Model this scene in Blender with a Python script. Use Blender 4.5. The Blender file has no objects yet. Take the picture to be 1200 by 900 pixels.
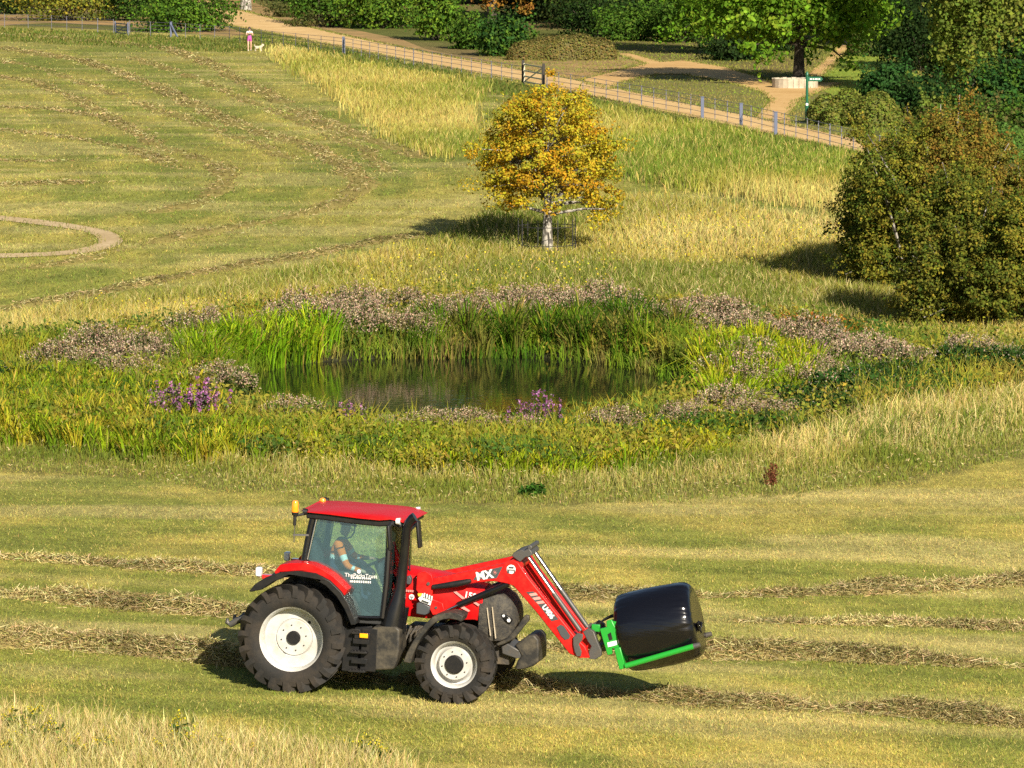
import bpy, bmesh, math, random
import numpy as np
from mathutils import Vector, Matrix
from mathutils.geometry import tessellate_polygon

scene = bpy.context.scene
COL = scene.collection
radians = math.radians
RNG = np.random.default_rng(7)

# ------------------------------------------------------------------ camera
FPX = 6000.0
CAM = np.array([0.0, 0.0, 14.0])
PITCH = math.atan(628/6000)
cd = bpy.data.cameras.new("camera")
cd.sensor_width = 36.0
cd.lens = FPX / 1200.0 * 36.0
cd.clip_start = 1.0
cd.clip_end = 6000.0
cam = bpy.data.objects.new("camera", cd)
cam.location = CAM
cam.rotation_euler = (math.pi / 2 - PITCH, 0, 0)
COL.objects.link(cam)
scene.camera = cam

def smoothstep(a, b, x):
    t = np.clip((np.asarray(x, float) - a) / (b - a), 0, 1)
    return t * t * (3 - 2 * t)

# ------------------------------------------------------------------ noise
_P = np.random.default_rng(3).random((256, 256))
def vnoise(x, y):
    x = np.asarray(x, float); y = np.asarray(y, float)
    xi = np.floor(x).astype(int); yi = np.floor(y).astype(int)
    fx = x - xi; fy = y - yi
    fx = fx * fx * (3 - 2 * fx); fy = fy * fy * (3 - 2 * fy)
    a = _P[xi & 255, yi & 255]; b = _P[(xi + 1) & 255, yi & 255]
    c = _P[xi & 255, (yi + 1) & 255]; d = _P[(xi + 1) & 255, (yi + 1) & 255]
    return (a * (1 - fx) + b * fx) * (1 - fy) + (c * (1 - fx) + d * fx) * fy
def fbm(x, y, o=4):
    s = 0; w = 0.5; t = 0
    for i in range(o):
        s = s + w * vnoise(x * 2 ** i + 17 * i, y * 2 ** i + 31 * i); t += w; w *= .5
    return s / t

# ------------------------------------------------------------------ terrain
WATER_Z = -0.30
def _wy(v):
    a = PITCH + math.atan((v - 450) / FPX); return (CAM[2] - WATER_Z) / math.tan(a)
_yb, _yf = _wy(416), _wy(515)
POND = dict(cx=(536 - 600) / FPX * .5 * (_yb + _yf), cy=.5 * (_yb + _yf), a=278 / FPX * .5 * (_yb + _yf) / .98, b=.5 * (_yb - _yf) / .98)
def pond_r(x, y):
    ang = np.arctan2(y - POND['cy'], x - POND['cx'])
    wob = 1 + .05 * np.sin(3 * ang + .6) + .035 * np.sin(5 * ang + 2)
    return np.sqrt(((x - POND['cx']) / POND['a']) ** 2 + ((y - POND['cy']) / POND['b']) ** 2) / wob

def G(x, y):
    x = np.asarray(x, float); y = np.asarray(y, float)
    g = -0.04 * np.clip(x, -30, 30) * (1 - smoothstep(93, 118, y))
    g = g + .056 * np.clip(y - 153, 0, 36)
    d = pond_r(x, y)
    g = g - .75 * (1 - smoothstep(.92, 1.06, d))
    h = np.clip((y - 465) / 220, 0, 1)
    g = g + 62 * h * h * (3 - 2 * h)  # unseen far hill, raised to give the pond dark woods to reflect
    return g

_fw = np.array([0, math.cos(PITCH), -math.sin(PITCH)])
_up = np.array([0, math.sin(PITCH), math.cos(PITCH)])
_rt = np.array([1.0, 0, 0])
def ray(u, v):
    u = np.asarray(u, float)[..., None]; v = np.asarray(v, float)[..., None]
    return _rt * (u - 600) / FPX + _up * (450 - v) / FPX + _fw
def at(u, v):
    """ground point seen at a place of the 1200x900 reference"""
    d = ray(u, np.clip(v, -120, None))
    t = CAM[2] / -d[..., 2]
    for i in range(25):
        p = CAM + d * t[..., None]
        tn = (G(p[..., 0], p[..., 1]) - CAM[2]) / d[..., 2]
        t = .3 * t + .7 * np.clip(tn, 20, 560)
    p = CAM + d * t[..., None]
    p[..., 2] = G(p[..., 0], p[..., 1])
    return p
def pxm(y):
    "reference pixels per metre at a given distance"
    return FPX / (np.asarray(y) * math.cos(PITCH) + 1.9)

# ------------------------------------------------------------------ objects
def tag(o, label=None, cat=None, group=None, kind=None):
    if label: o['label'] = label
    if cat: o['category'] = cat
    if group: o['group'] = group
    if kind: o['kind'] = kind
    return o
def empty(name, loc, rz=0, label=None, cat=None, group=None):
    o = bpy.data.objects.new(name, None)
    o.empty_display_size = .2
    o.location = loc; o.rotation_euler = (0, 0, rz)
    COL.objects.link(o)
    return tag(o, label, cat, group)
def link(name, me, mats=None, parent=None):
    o = bpy.data.objects.new(name, me)
    COL.objects.link(o)
    if mats:
        for m in (mats if isinstance(mats, (list, tuple)) else [mats]):
            me.materials.append(m)
    if parent is not None: o.parent = parent
    return o
def copy_tree(o, parent=None):
    c = o.copy(); COL.objects.link(c)
    if parent is not None: c.parent = parent
    for ch in list(o.children): copy_tree(ch, c)
    return c

def np_mesh(name, V, loops, starts, cols=None, smooth=False):
    me = bpy.data.meshes.new(name)
    V = np.asarray(V, np.float32); loops = np.asarray(loops, np.int32); starts = np.asarray(starts, np.int32)
    me.vertices.add(len(V)); me.vertices.foreach_set('co', V.ravel())
    me.loops.add(len(loops)); me.loops.foreach_set('vertex_index', loops)
    me.polygons.add(len(starts)); me.polygons.foreach_set('loop_start', starts)
    if smooth: me.polygons.foreach_set('use_smooth', np.ones(len(starts), bool))
    if cols is not None:
        a = me.color_attributes.new('Col', 'FLOAT_COLOR', 'POINT')
        c = np.ones((len(V), 4), np.float32); c[:, :3] = cols
        a.data.foreach_set('color', c.ravel())
    me.update(calc_edges=True)
    me.validate()
    return me

class Geo:
    """accumulates blade and leaf faces with vertex colours"""
    def __init__(s): s.V = []; s.C = []; s.L = []; s.S = []; s.nv = 0; s.nl = 0
    def add(s, V, C, faces):
        # V (N,k,3) verts per item, C (N,k,3), faces list of tuples of local indices
        N, k = V.shape[:2]
        base = s.nv + np.arange(N)[:, None] * k
        per = sum(len(f) for f in faces)
        L = np.concatenate([base + np.array(f)[None, :] for f in faces], 1)
        off = np.cumsum([0] + [len(f) for f in faces[:-1]])
        st = s.nl + np.arange(N)[:, None] * per + off[None, :]
        s.V.append(V.reshape(-1, 3)); s.C.append(np.broadcast_to(C, V.shape).reshape(-1, 3))
        s.L.append(L.ravel()); s.S.append(st.ravel())
        s.nv += N * k; s.nl += N * per
    def mesh(s, name):
        return np_mesh(name, np.concatenate(s.V), np.concatenate(s.L), np.concatenate(s.S), np.concatenate(s.C))

def blades(geo, P, h, w, col, lean=.35, rng=RNG, tip=1.25, bias=(0, 0), seg=2, base=1.0):
    """grass blades rooted at P: height h, width w, curved lean"""
    N = len(P); h = np.broadcast_to(h, N); w = np.broadcast_to(w, N)
    a = rng.random(N) * 2 * np.pi
    l = lean * rng.random(N) ** .7 * 1.4
    D = np.stack([np.cos(a) * l + bias[0], np.sin(a) * l + bias[1], np.zeros(N)], 1) * h[:, None]
    b = rng.random(N) * 2 * np.pi
    Wv = np.stack([np.cos(b), np.sin(b) * .6, np.zeros(N)], 1) * (w / 2)[:, None]
    up = np.stack([np.zeros(N), np.zeros(N), h], 1)
    col = np.broadcast_to(col, (N, 3))
    drop = np.clip(1 - .25 * (l[:, None] ** 2), .4, 1)
    if seg == 1:
        V = np.stack([P - Wv, P + Wv, P + D + up * drop], 1)
        C = np.stack([col * base, col * base, col * tip], 1)
        geo.add(V, C, [(0, 1, 2)])
    else:
        M = P + D * .33 + up * .62
        T = P + D * 1.0 + up * drop
        V = np.stack([P - Wv, P + Wv, M + Wv * .8, M - Wv * .8, T], 1)
        C = np.stack([col * base, col * base, col, col, col * tip], 1)
        geo.add(V, C, [(0, 1, 2, 3), (3, 2, 4)])

def leaves(geo, P, N_, size, col, rng=RNG, aspect=.55, fold=0.0):
    """rhombic leaves at P with normals N_"""
    n = len(P)
    size = np.broadcast_to(size, n)
    r = rng.normal(size=(n, 3))
    N_ = N_ / (np.linalg.norm(N_, axis=1, keepdims=True) + 1e-6)
    A = np.cross(N_, r); A /= np.linalg.norm(A, axis=1, keepdims=True) + 1e-6
    B = np.cross(N_, A)
    A = A * (size / 2)[:, None]; B = B * (size * aspect / 2)[:, None]
    V = np.stack([P - A, P + B + N_ * (size * .08)[:, None], P + A, P - B + N_ * (size * .08)[:, None]], 1)
    C = np.repeat(np.broadcast_to(col, (n, 3))[:, None, :], 4, 1)
    geo.add(V, C, [(0, 1, 2, 3)])

def jitter(col, n, rng=RNG, v=.18, hue=.08):
    c = np.broadcast_to(np.asarray(col, float), (n, 3)).copy()
    c *= (1 + v * rng.normal(size=(n, 1)))
    c *= (1 + hue * rng.normal(size=(n, 3)))
    return np.clip(c, .004, .95)
def mixpal(pal, n, rng=RNG, w=None):
    pal = np.asarray(pal, float)
    return pal[rng.choice(len(pal), n, p=w)]

class MB:
    """collects plain solids into one mesh"""
    def __init__(s): s.v = []; s.f = []; s.m = []
    def add(s, V, F, mi=0):
        b = len(s.v); s.v += [tuple(map(float, p)) for p in V]
        s.f += [tuple(b + i for i in f) for f in F]; s.m += [mi] * len(F); return s
    def box(s, c, d, R=None, mi=0):
        c = np.array(c, float); d = np.array(d, float) / 2
        V = [np.array([x, y, z]) * d for x in (-1, 1) for y in (-1, 1) for z in (-1, 1)]
        if R is not None: V = [np.array(R @ Vector(p)) for p in V]
        return s.add([p + c for p in V], [(0, 1, 3, 2), (4, 6, 7, 5), (0, 4, 5, 1), (2, 3, 7, 6), (0, 2, 6, 4), (1, 5, 7, 3)], mi)
    def bar(s, p0, p1, w, t, mi=0, upv=(0, 0, 1)):
        p0 = Vector(p0); p1 = Vector(p1); d = p1 - p0; L = d.length; x = d.normalized()
        y = Vector(upv).cross(x)
        if y.length < 1e-4: y = Vector((0, 1, 0)).cross(x)
        y.normalize(); z = x.cross(y)
        R = Matrix((x, y, z)).transposed()
        return s.box((p0 + p1) / 2, (L, w, t), R, mi)
    def prism(s, poly, y0, y1, mi=0):
        """poly of (x,z) extruded along y"""
        n = len(poly)
        V = [(x, y0, z) for x, z in poly] + [(x, y1, z) for x, z in poly]
        tr = tessellate_polygon([[Vector((x, z, 0)) for x, z in poly]])
        F = [tuple(t) for t in tr] + [tuple(n + i for i in reversed(t)) for t in tr]
        F += [(i, (i + 1) % n, n + (i + 1) % n, n + i) for i in range(n)]
        return s.add(V, F, mi)
    def tube(s, pts, rad, n=12, mi=0, cap=True, sq=1.0):
        pts = [Vector(p) for p in pts]
        rad = [rad] * len(pts) if np.isscalar(rad) else rad
        rings = []; prev = None
        for i, p in enumerate(pts):
            d = (pts[min(i + 1, len(pts) - 1)] - pts[max(i - 1, 0)]).normalized()
            ref = prev if prev is not None else (Vector((0, 0, 1)) if abs(d.z) < .9 else Vector((0, 1, 0)))
            x = ref - d * ref.dot(d)
            if x.length < 1e-4: x = Vector((1, 0, 0)) - d * d.x
            x.normalize(); y = d.cross(x); prev = x
            rings.append([p + (x * math.cos(2 * math.pi * k / n) + y * math.sin(2 * math.pi * k / n) * sq) * rad[i] for k in range(n)])
        V = [q for r in rings for q in r]
        F = [(i * n + k, i * n + (k + 1) % n, (i + 1) * n + (k + 1) % n, (i + 1) * n + k) for i in range(len(pts) - 1) for k in range(n)]
        if cap: F += [tuple(range(n))[::-1], tuple((len(pts) - 1) * n + k for k in range(n))]
        return s.add(V, F, mi)
    def lathe_y(s, prof, c, n=48, mi=0, cap=False):
        """prof of (r, y); revolved about an axis along y through c"""
        V = []
        for r, y in prof:
            for k in range(n):
                a = 2 * math.pi * k / n
                V.append((c[0] + r * math.cos(a), c[1] + y, c[2] + r * math.sin(a)))
        m = len(prof)
        F = [(i * n + k, i * n + (k + 1) % n, (i + 1) * n + (k + 1) % n, (i + 1) * n + k) for i in range(m - 1) for k in range(n)]
        if cap: F += [tuple(range(n))[::-1], tuple((m - 1) * n + k for k in range(n))]
        return s.add(V, F, mi)
    def loft(s, secs, mi=0, cap=True):
        n = len(secs[0]); V = [p for q in secs for p in q]
        F = [(i * n + k, i * n + (k + 1) % n, (i + 1) * n + (k + 1) % n, (i + 1) * n + k) for i in range(len(secs) - 1) for k in range(n)]
        if cap: F += [tuple(range(n))[::-1], tuple((len(secs) - 1) * n + k for k in range(n))]
        return s.add(V, F, mi)
    def build(s, name, mats, parent=None, smooth=35, bevel=0, seg=2, recalc=True):
        me = bpy.data.meshes.new(name)
        me.from_pydata(s.v, [], s.f)
        if recalc:
            bm = bmesh.new(); bm.from_mesh(me)
            bmesh.ops.recalc_face_normals(bm, faces=bm.faces[:])
            bm.to_mesh(me); bm.free()
        me.polygons.foreach_set('material_index', s.m)
        if smooth:
            me.polygons.foreach_set('use_smooth', [True] * len(me.polygons))
            me.set_sharp_from_angle(angle=radians(smooth))
        o = link(name, me, mats, parent)
        if bevel:
            b = o.modifiers.new('bevel', 'BEVEL'); b.width = bevel; b.segments = seg; b.limit_method = 'ANGLE'; b.angle_limit = radians(40)
        return o

# ------------------------------------------------------------------ materials
def new_mat(name):
    m = bpy.data.materials.new(name); m.use_nodes = True
    nt = m.node_tree
    for n in list(nt.nodes):
        if n.type != 'OUTPUT_MATERIAL': nt.nodes.remove(n)
    return m, nt, [n for n in nt.nodes if n.type == 'OUTPUT_MATERIAL'][0]
def nd(nt, t, **kw):
    n = nt.nodes.new(t)
    for k, v in kw.items():
        if k in n.inputs: n.inputs[k].default_value = v
        else: setattr(n, k, v)
    return n
def paint(name, col, rough=.4, metal=0, coat=0, dirt=0, dirtcol=(.12, .09, .05), scale=6, bump=0, spec=.5, bscale=40):
    """principled paint with procedural dirt, and fine bump"""
    m, nt, out = new_mat(name); L = nt.links.new
    b = nd(nt, 'ShaderNodeBsdfPrincipled')
    b.inputs['Roughness'].default_value = rough; b.inputs['Metallic'].default_value = metal
    b.inputs['Coat Weight'].default_value = coat; b.inputs['Specular IOR Level'].default_value = spec
    tc = nd(nt, 'ShaderNodeTexCoord')
    nz = nd(nt, 'ShaderNodeTexNoise'); nz.inputs['Scale'].default_value = scale; nz.inputs['Detail'].default_value = 8; nz.inputs['Roughness'].default_value = .65
    L(tc.outputs['Object'], nz.inputs['Vector'])
    rp = nd(nt, 'ShaderNodeValToRGB'); rp.color_ramp.elements[0].position = .42; rp.color_ramp.elements[1].position = .72
    L(nz.outputs['Fac'], rp.inputs['Fac'])
    mu = nd(nt, 'ShaderNodeMath', operation='MULTIPLY'); mu.inputs[1].default_value = dirt
    L(rp.outputs['Color'], mu.inputs[0])
    mx = nd(nt, 'ShaderNodeMix', data_type='RGBA'); mx.inputs['A'].default_value = (*col, 1); mx.inputs['B'].default_value = (*dirtcol, 1)
    L(mu.outputs[0], mx.inputs['Factor']); L(mx.outputs['Result'], b.inputs['Base Color'])
    if bump:
        n2 = nd(nt, 'ShaderNodeTexNoise'); n2.inputs['Scale'].default_value = bscale; n2.inputs['Detail'].default_value = 4
        L(tc.outputs['Object'], n2.inputs['Vector'])
        bp = nd(nt, 'ShaderNodeBump'); bp.inputs['Strength'].default_value = bump; bp.inputs['Distance'].default_value = .02
        L(n2.outputs['Fac'], bp.inputs['Height']); L(bp.outputs['Normal'], b.inputs['Normal'])
    L(b.outputs[0], out.inputs['Surface'])
    return m
def plant_mat(name, trans=.3, gloss=.05):
    m, nt, out = new_mat(name); L = nt.links.new
    at_ = nd(nt, 'ShaderNodeAttribute'); at_.attribute_name = 'Col'
    d = nd(nt, 'ShaderNodeBsdfDiffuse'); t = nd(nt, 'ShaderNodeBsdfTranslucent'); mx = nd(nt, 'ShaderNodeMixShader'); mx.inputs[0].default_value = trans
    L(at_.outputs['Color'], d.inputs['Color']); L(at_.outputs['Color'], t.inputs['Color'])
    L(d.outputs[0], mx.inputs[1]); L(t.outputs[0], mx.inputs[2])
    last = mx
    if gloss:
        g = nd(nt, 'ShaderNodeBsdfGlossy'); g.inputs['Roughness'].default_value = .45; g.inputs['Color'].default_value = (1, 1, 1, 1)
        m2 = nd(nt, 'ShaderNodeMixShader'); m2.inputs[0].default_value = gloss
        L(mx.outputs[0], m2.inputs[1]); L(g.outputs[0], m2.inputs[2]); last = m2
    L(last.outputs[0], out.inputs['Surface'])
    return m
M_GRASS = plant_mat('grass_blades', .3, .0)
M_REED = plant_mat('reed_leaves', .35, 0)
M_LEAF = plant_mat('tree_leaves', .3, 0)
M_HAY = plant_mat('cut_hay', .15, .0)
def bark(name, c1, c2, scale=8):
    m, nt, out = new_mat(name); L = nt.links.new
    b = nd(nt, 'ShaderNodeBsdfPrincipled'); b.inputs['Roughness'].default_value = .9
    tc = nd(nt, 'ShaderNodeTexCoord'); mp = nd(nt, 'ShaderNodeMapping'); mp.inputs['Scale'].default_value = (1, 1, .45)
    L(tc.outputs['Object'], mp.inputs['Vector'])
    nz = nd(nt, 'ShaderNodeTexNoise'); nz.inputs['Scale'].default_value = scale; nz.inputs['Detail'].default_value = 6
    L(mp.outputs[0], nz.inputs['Vector'])
    rp = nd(nt, 'ShaderNodeValToRGB'); rp.color_ramp.elements[0].position = .44; rp.color_ramp.elements[1].position = .56
    rp.color_ramp.elements[0].color = (*c1, 1); rp.color_ramp.elements[1].color = (*c2, 1)
    L(nz.outputs['Fac'], rp.inputs['Fac']); L(rp.outputs['Color'], b.inputs['Base Color'])
    bp = nd(nt, 'ShaderNodeBump'); bp.inputs['Strength'].default_value = .6; bp.inputs['Distance'].default_value = .05
    L(nz.outputs['Fac'], bp.inputs['Height']); L(bp.outputs[0], b.inputs['Normal'])
    L(b.outputs[0], out.inputs['Surface'])
    return m
M_BARK = bark('brown_bark', (.03, .022, .016), (.075, .058, .042))
M_PALE_BARK = bark('pale_mottled_bark', (.09, .08, .065), (.38, .35, .30), 9)

# ------------------------------------------------------------------ zones, outlined on the ground
def poly_px(pts, n=6):
    if len(pts) > 60: n = 1
    """outline in reference pixels -> denser outline on the ground (world xy)"""
    out = []
    for i in range(len(pts)):
        a = np.array(pts[i], float); b = np.array(pts[(i + 1) % len(pts)], float)
        for k in range(n): out.append(a + (b - a) * k / n)
    q = np.array(out)
    return at(q[:, 0], q[:, 1])
def inside(px, py, poly):
    px = np.asarray(px); py = np.asarray(py)
    r = np.zeros(px.shape, bool); n = len(poly)
    x = poly[:, 0]; y = poly[:, 1]; j = n - 1
    for i in range(n):
        c = ((y[i] > py) != (y[j] > py))
        with np.errstate(divide='ignore', invalid='ignore'):
            r ^= c & (px < (x[j] - x[i]) * (py - y[i]) / (y[j] - y[i] + 1e-12) + x[i])
        j = i
    return r

B1 = [(-150, 545), (0, 548), (150, 560), (300, 578), (450, 588), (620, 590), (800, 588), (900, 580), (1000, 572), (1100, 555), (1200, 534), (1350, 505)]
B2 = [(-150, 500), (0, 514), (100, 522), (250, 538), (450, 556), (650, 562), (800, 546), (950, 516), (1050, 484), (1200, 462), (1350, 445)]
B3 = [(-150, 412), (0, 405), (120, 395), (230, 380), (330, 362), (480, 352), (650, 355), (800, 362), (950, 378), (1000, 392), (1100, 402), (1200, 408), (1350, 410)]
B4 = [(-150, 402), (0, 382), (120, 362), (250, 345), (330, 325), (450, 300), (520, 282), (575, 255), (650, 246), (740, 236), (830, 243), (940, 258), (1000, 262), (1350, 330)]
Z = {}
Z['fringe'] = B1 + B2[::-1]
Z['ring'] = B2 + B3[::-1]
Z['meadow'] = B3 + B4[::-1]
Z['front_tall'] = [(-150, 850), (0, 852), (60, 858), (120, 866), (200, 874), (300, 884), (400, 897), (480, 915), (480, 960), (-150, 960)]
Z['patch_west'] = [(315, 57), (400, 72), (480, 88), (565, 100), (545, 130), (552, 175), (520, 184), (470, 165), (430, 140), (400, 112), (350, 82)]
Z['patch_east'] = [(650, 118), (700, 130), (850, 157), (1000, 184), (1350, 250), (1350, 300), (1000, 250), (940, 240), (830, 224), (740, 210), (640, 198), (560, 180), (575, 160), (600, 130)]
Z['front'] = B1 + [(1350, 960), (-150, 960)]
PATH = [(225, -6), (262, 6), (300, 17), (400, 41), (500, 62), (600, 80), (690, 97), (800, 121), (905, 142), (1010, 165), (1120, 190), (1120, 203), (1005, 178), (880, 152), (760, 127), (660, 105), (600, 93), (500, 75), (400, 55), (310, 37), (268, 30), (225, 16)]
SIDE1 = [(690, 99), (680, 94), (720, 84), (757, 75), (722, 63), (740, 63), (775, 73), (800, 71), (850, 79), (890, 91), (915, 102), (945, 104), (962, 97), (988, 97), (962, 107), (938, 116), (924, 135), (930, 149), (886, 138), (903, 118), (895, 109), (860, 98), (800, 87), (770, 87), (732, 95), (716, 105)]
SIDE2 = [(944, 88), (965, 72), (976, 60), (990, 46), (995, 36), (1010, 36), (1008, 47), (990, 62), (978, 76), (962, 90)]
def _smooth(pts, n=8):
    P_ = np.array(pts, float); t = np.arange(len(P_)); out = []
    for i in range(len(P_) - 1):
        p0 = P_[max(i - 1, 0)]; p1 = P_[i]; p2 = P_[i + 1]; p3 = P_[min(i + 2, len(P_) - 1)]
        for k in range(n):
            x = k / n
            out.append(tuple(.5 * (2 * p1 + (p2 - p0) * x + (2 * p0 - 5 * p1 + 4 * p2 - p3) * x * x + (3 * p1 - p0 - 3 * p2 + p3) * x ** 3)))
    return out + [tuple(P_[-1])]
_lo = _smooth([(-80, 244), (0, 253), (45, 257.5), (85, 263), (120, 269), (139, 276), (144, 283), (133, 290), (104, 296), (70, 299.5), (0, 302.5), (-80, 303.5)])
_li = _smooth([(-80, 298), (0, 297.5), (60, 295.5), (90, 292), (110, 287), (115, 281), (108, 275), (92, 270), (60, 265.5), (0, 258.5), (-80, 250)])
LOOP = _lo + _li
ZW = {k: poly_px(v) for k, v in Z.items()}
PW = {k: poly_px(v) for k, v in dict(path=PATH, side=SIDE1, side2=SIDE2, loop=LOOP).items()}
def on_path(x, y):
    r = inside(x, y, PW['path'])
    for k in ('side', 'side2', 'loop'): r |= inside(x, y, PW[k])
    return r
park_edge = at(np.linspace(-300, 1500, 60), np.interp(np.linspace(-300, 1500, 60), [-300, 0, 150, 268, 310, 400, 500, 600, 660, 760, 880, 1005, 1120, 1500], [20, 30, 36, 42, 40, 56, 76, 94, 107, 129, 154, 180, 205, 290]))
def in_park(x, y):
    return np.asarray(y) > np.interp(x, park_edge[:, 0], park_edge[:, 1])

# base albedos
C_MOWN = np.array((.39, .32, .080)); C_MOWN2 = np.array((.235, .235, .050)); C_STRAW = np.array((.46, .375, .14))
_hp = np.array(_smooth([(-200, 330), (0, 319), (146, 293), (230, 275), (310, 260), (390, 242), (418, 230), (424, 214), (405, 196), (372, 176), (312, 158), (250, 135), (180, 100), (100, 72), (0, 56), (-200, 46)], 10))
_HP = at(_hp[:, 0], _hp[:, 1])[:, :2]
def hp_dist(x, y):
    "distance to the hairpin mowing line on the upper field"
    sh = np.shape(x); x = np.ravel(x); y = np.ravel(y); d = np.full(x.shape, 1e9)
    for p in _HP: d = np.minimum(d, (x - p[0]) ** 2 + (y - p[1]) ** 2)
    return np.sqrt(d).reshape(sh)
_TC = at(343, 809)
def mown_color(x, y):
    n = fbm(x * .22 + 5, y * .10, 3); m = fbm(x * .9, y * .5 + 9, 3); s = fbm(x * .13 + 40, y * .45, 3)
    k = smoothstep(.40, .60, .6 * n + .4 * m)[..., None]
    c = C_MOWN2 * (1 - k) + C_MOWN * k
    t = smoothstep(.50, .68, s)[..., None] * .75
    c = c * (1 - t) + C_STRAW * t
    up = smoothstep(146, 156, y)
    st = fbm(x * .05 + 3, y * 1.1, 3) * (1 - up)
    m_ = np.asarray(y) > 140
    if m_.any():
        dd = np.zeros(np.shape(x)); dd[m_] = hp_dist(np.asarray(x)[m_], np.asarray(y)[m_])
        st = st + up * fbm(dd * .8, (x + y) * .03, 3)
    k = smoothstep(.35, .65, st)[..., None]
    # pressed wheel marks behind the tractor and along older passes
    hx, hy = math.cos(radians(-11)), math.sin(radians(-11))
    al = (x - _TC[0]) * hx + (y - _TC[1]) * hy; ac = -(x - _TC[0]) * hy + (y - _TC[1]) * hx
    for o_, st_, en in ((0, -60, .6), (1.8, -60, .6), (-2.6, -60, 60), (-4.4, -60, 60), (6.2, -60, 60), (8.0, -60, 60), (10.6, -60, 60), (12.4, -60, 60)):
        w_ = (1 - smoothstep(.16, .34, np.abs(ac - o_ + .25 * np.sin(al * .12 + o_)))) * (al < en) * (al > st_) * (.4 + .8 * vnoise(al * .7, al * 0 + o_))
        w_ = (w_ * .22)[..., None]
        c = c * (1 - w_) + c * np.array((.62, .66, .6)) * w_ * 1.0
    return c * (.86 + .26 * k) * np.array((1.0, 1.0, 1.0)) + (1 - k) * np.array((-.012, .004, 0))

def zone_color(x, y):
    jx = x + (fbm(x * .8, y * .8) - .5) * 1.2; jy = y + (fbm(x * .8 + 50, y * .4) - .5) * 4
    c = mown_color(x, y)
    f = y > 153
    green = np.array((.115, .14, .03))
    k = np.where(f, .32 + .5 * (fbm(x * .07 + 3, y * .05 + 2) - .5), 0.0)[..., None]; c = c * (1 - k) + green * k
    def put(mask, col):
        c[mask] = np.broadcast_to(col, c.shape)[mask]
    park = in_park(x, y)
    n = smoothstep(.35, .65, fbm(x * .12, y * .06))[..., None]
    put(park, np.array((.11, .12, .03)) * (1 - n) + np.array((.18, .14, .055)) * n)
    put(inside(jx, jy, ZW['meadow']), np.array((.16, .14, .045)))
    put(inside(jx, jy, ZW['patch_west']), np.array((.17, .15, .04)))
    put(inside(jx, jy, ZW['patch_east']), np.array((.12, .13, .035)))
    put(inside(jx, jy, ZW['fringe']), np.array((.20, .18, .05)))
    put(inside(jx, jy, ZW['ring']), np.array((.035, .045, .014)))
    put(inside(jx, jy, ZW['front_tall']), np.array((.2, .16, .06)))
    put(pond_r(x, y) < 1.12, np.array((.03, .03, .015)))
    return c

def build_ground():
    ys = np.concatenate([[-60, 0, 20, 40], np.geomspace(53, 175, 330), np.geomspace(175.5, 440, 260), np.geomspace(450, 900, 28), [1200, 2000, 3500, 5000]])
    ts = np.concatenate([[-3, -1.5, -.8, -.4, -.25], np.linspace(-.17, .17, 330), [.25, .4, .8, 1.5, 3]])
    Y, T = np.meshgrid(ys, ts, indexing='ij'); X = T * (Y + 75)
    Zg = G(X, Y) + .05 * (fbm(X * .5, Y * .35) - .5) * (1 - smoothstep(140, 152, Y))
    C = zone_color(X.copy(), Y.copy())
    V = np.stack([X, Y, Zg], -1).reshape(-1, 3)
    nr, nc = X.shape
    i = (np.arange(nr - 1)[:, None] * nc + np.arange(nc - 1)[None, :]).ravel()
    L = np.stack([i, i + 1, i + nc + 1, i + nc], 1)
    me = np_mesh('ground', V, L.ravel(), np.arange(len(L)) * 4, C.reshape(-1, 3), smooth=True)
    m, nt, out = new_mat('ground_turf'); K = nt.links.new
    b = nd(nt, 'ShaderNodeBsdfPrincipled'); b.inputs['Roughness'].default_value = 1; b.inputs['Specular IOR Level'].default_value = .1
    a = nd(nt, 'ShaderNodeAttribute'); a.attribute_name = 'Col'
    tc = nd(nt, 'ShaderNodeTexCoord')
    prev = a.outputs['Color']
    for sc, lo, hi, st in ((2.2, .72, 1.28, (1, .6, 1)), (14, .62, 1.38, (1, .45, 1)), (55, .6, 1.4, (1, .5, 1))):
        mp = nd(nt, 'ShaderNodeMapping'); mp.inputs['Scale'].default_value = st; K(tc.outputs['Object'], mp.inputs['Vector'])
        z = nd(nt, 'ShaderNodeTexNoise'); z.inputs['Scale'].default_value = sc; z.inputs['Detail'].default_value = 5; z.inputs['Roughness'].default_value = .7
        K(mp.outputs[0], z.inputs['Vector'])
        mr = nd(nt, 'ShaderNodeMapRange'); mr.inputs['From Min'].default_value = .3; mr.inputs['From Max'].default_value = .7; mr.inputs['To Min'].default_value = lo; mr.inputs['To Max'].default_value = hi
        K(z.outputs['Fac'], mr.inputs['Value'])
        vm = nd(nt, 'ShaderNodeVectorMath', operation='SCALE'); K(prev, vm.inputs[0]); K(mr.outputs[0], vm.inputs['Scale'])
        prev = vm.outputs[0]
    K(prev, b.inputs['Base Color'])
    bp = nd(nt, 'ShaderNodeBump'); bp.inputs['Strength'].default_value = .8; bp.inputs['Distance'].default_value = .04
    K(z.outputs['Fac'], bp.inputs['Height']); K(bp.outputs[0], b.inputs['Normal'])
    K(b.outputs[0], out.inputs['Surface'])
    o = link('ground', me, m); tag(o, kind='structure')
build_ground()

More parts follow.
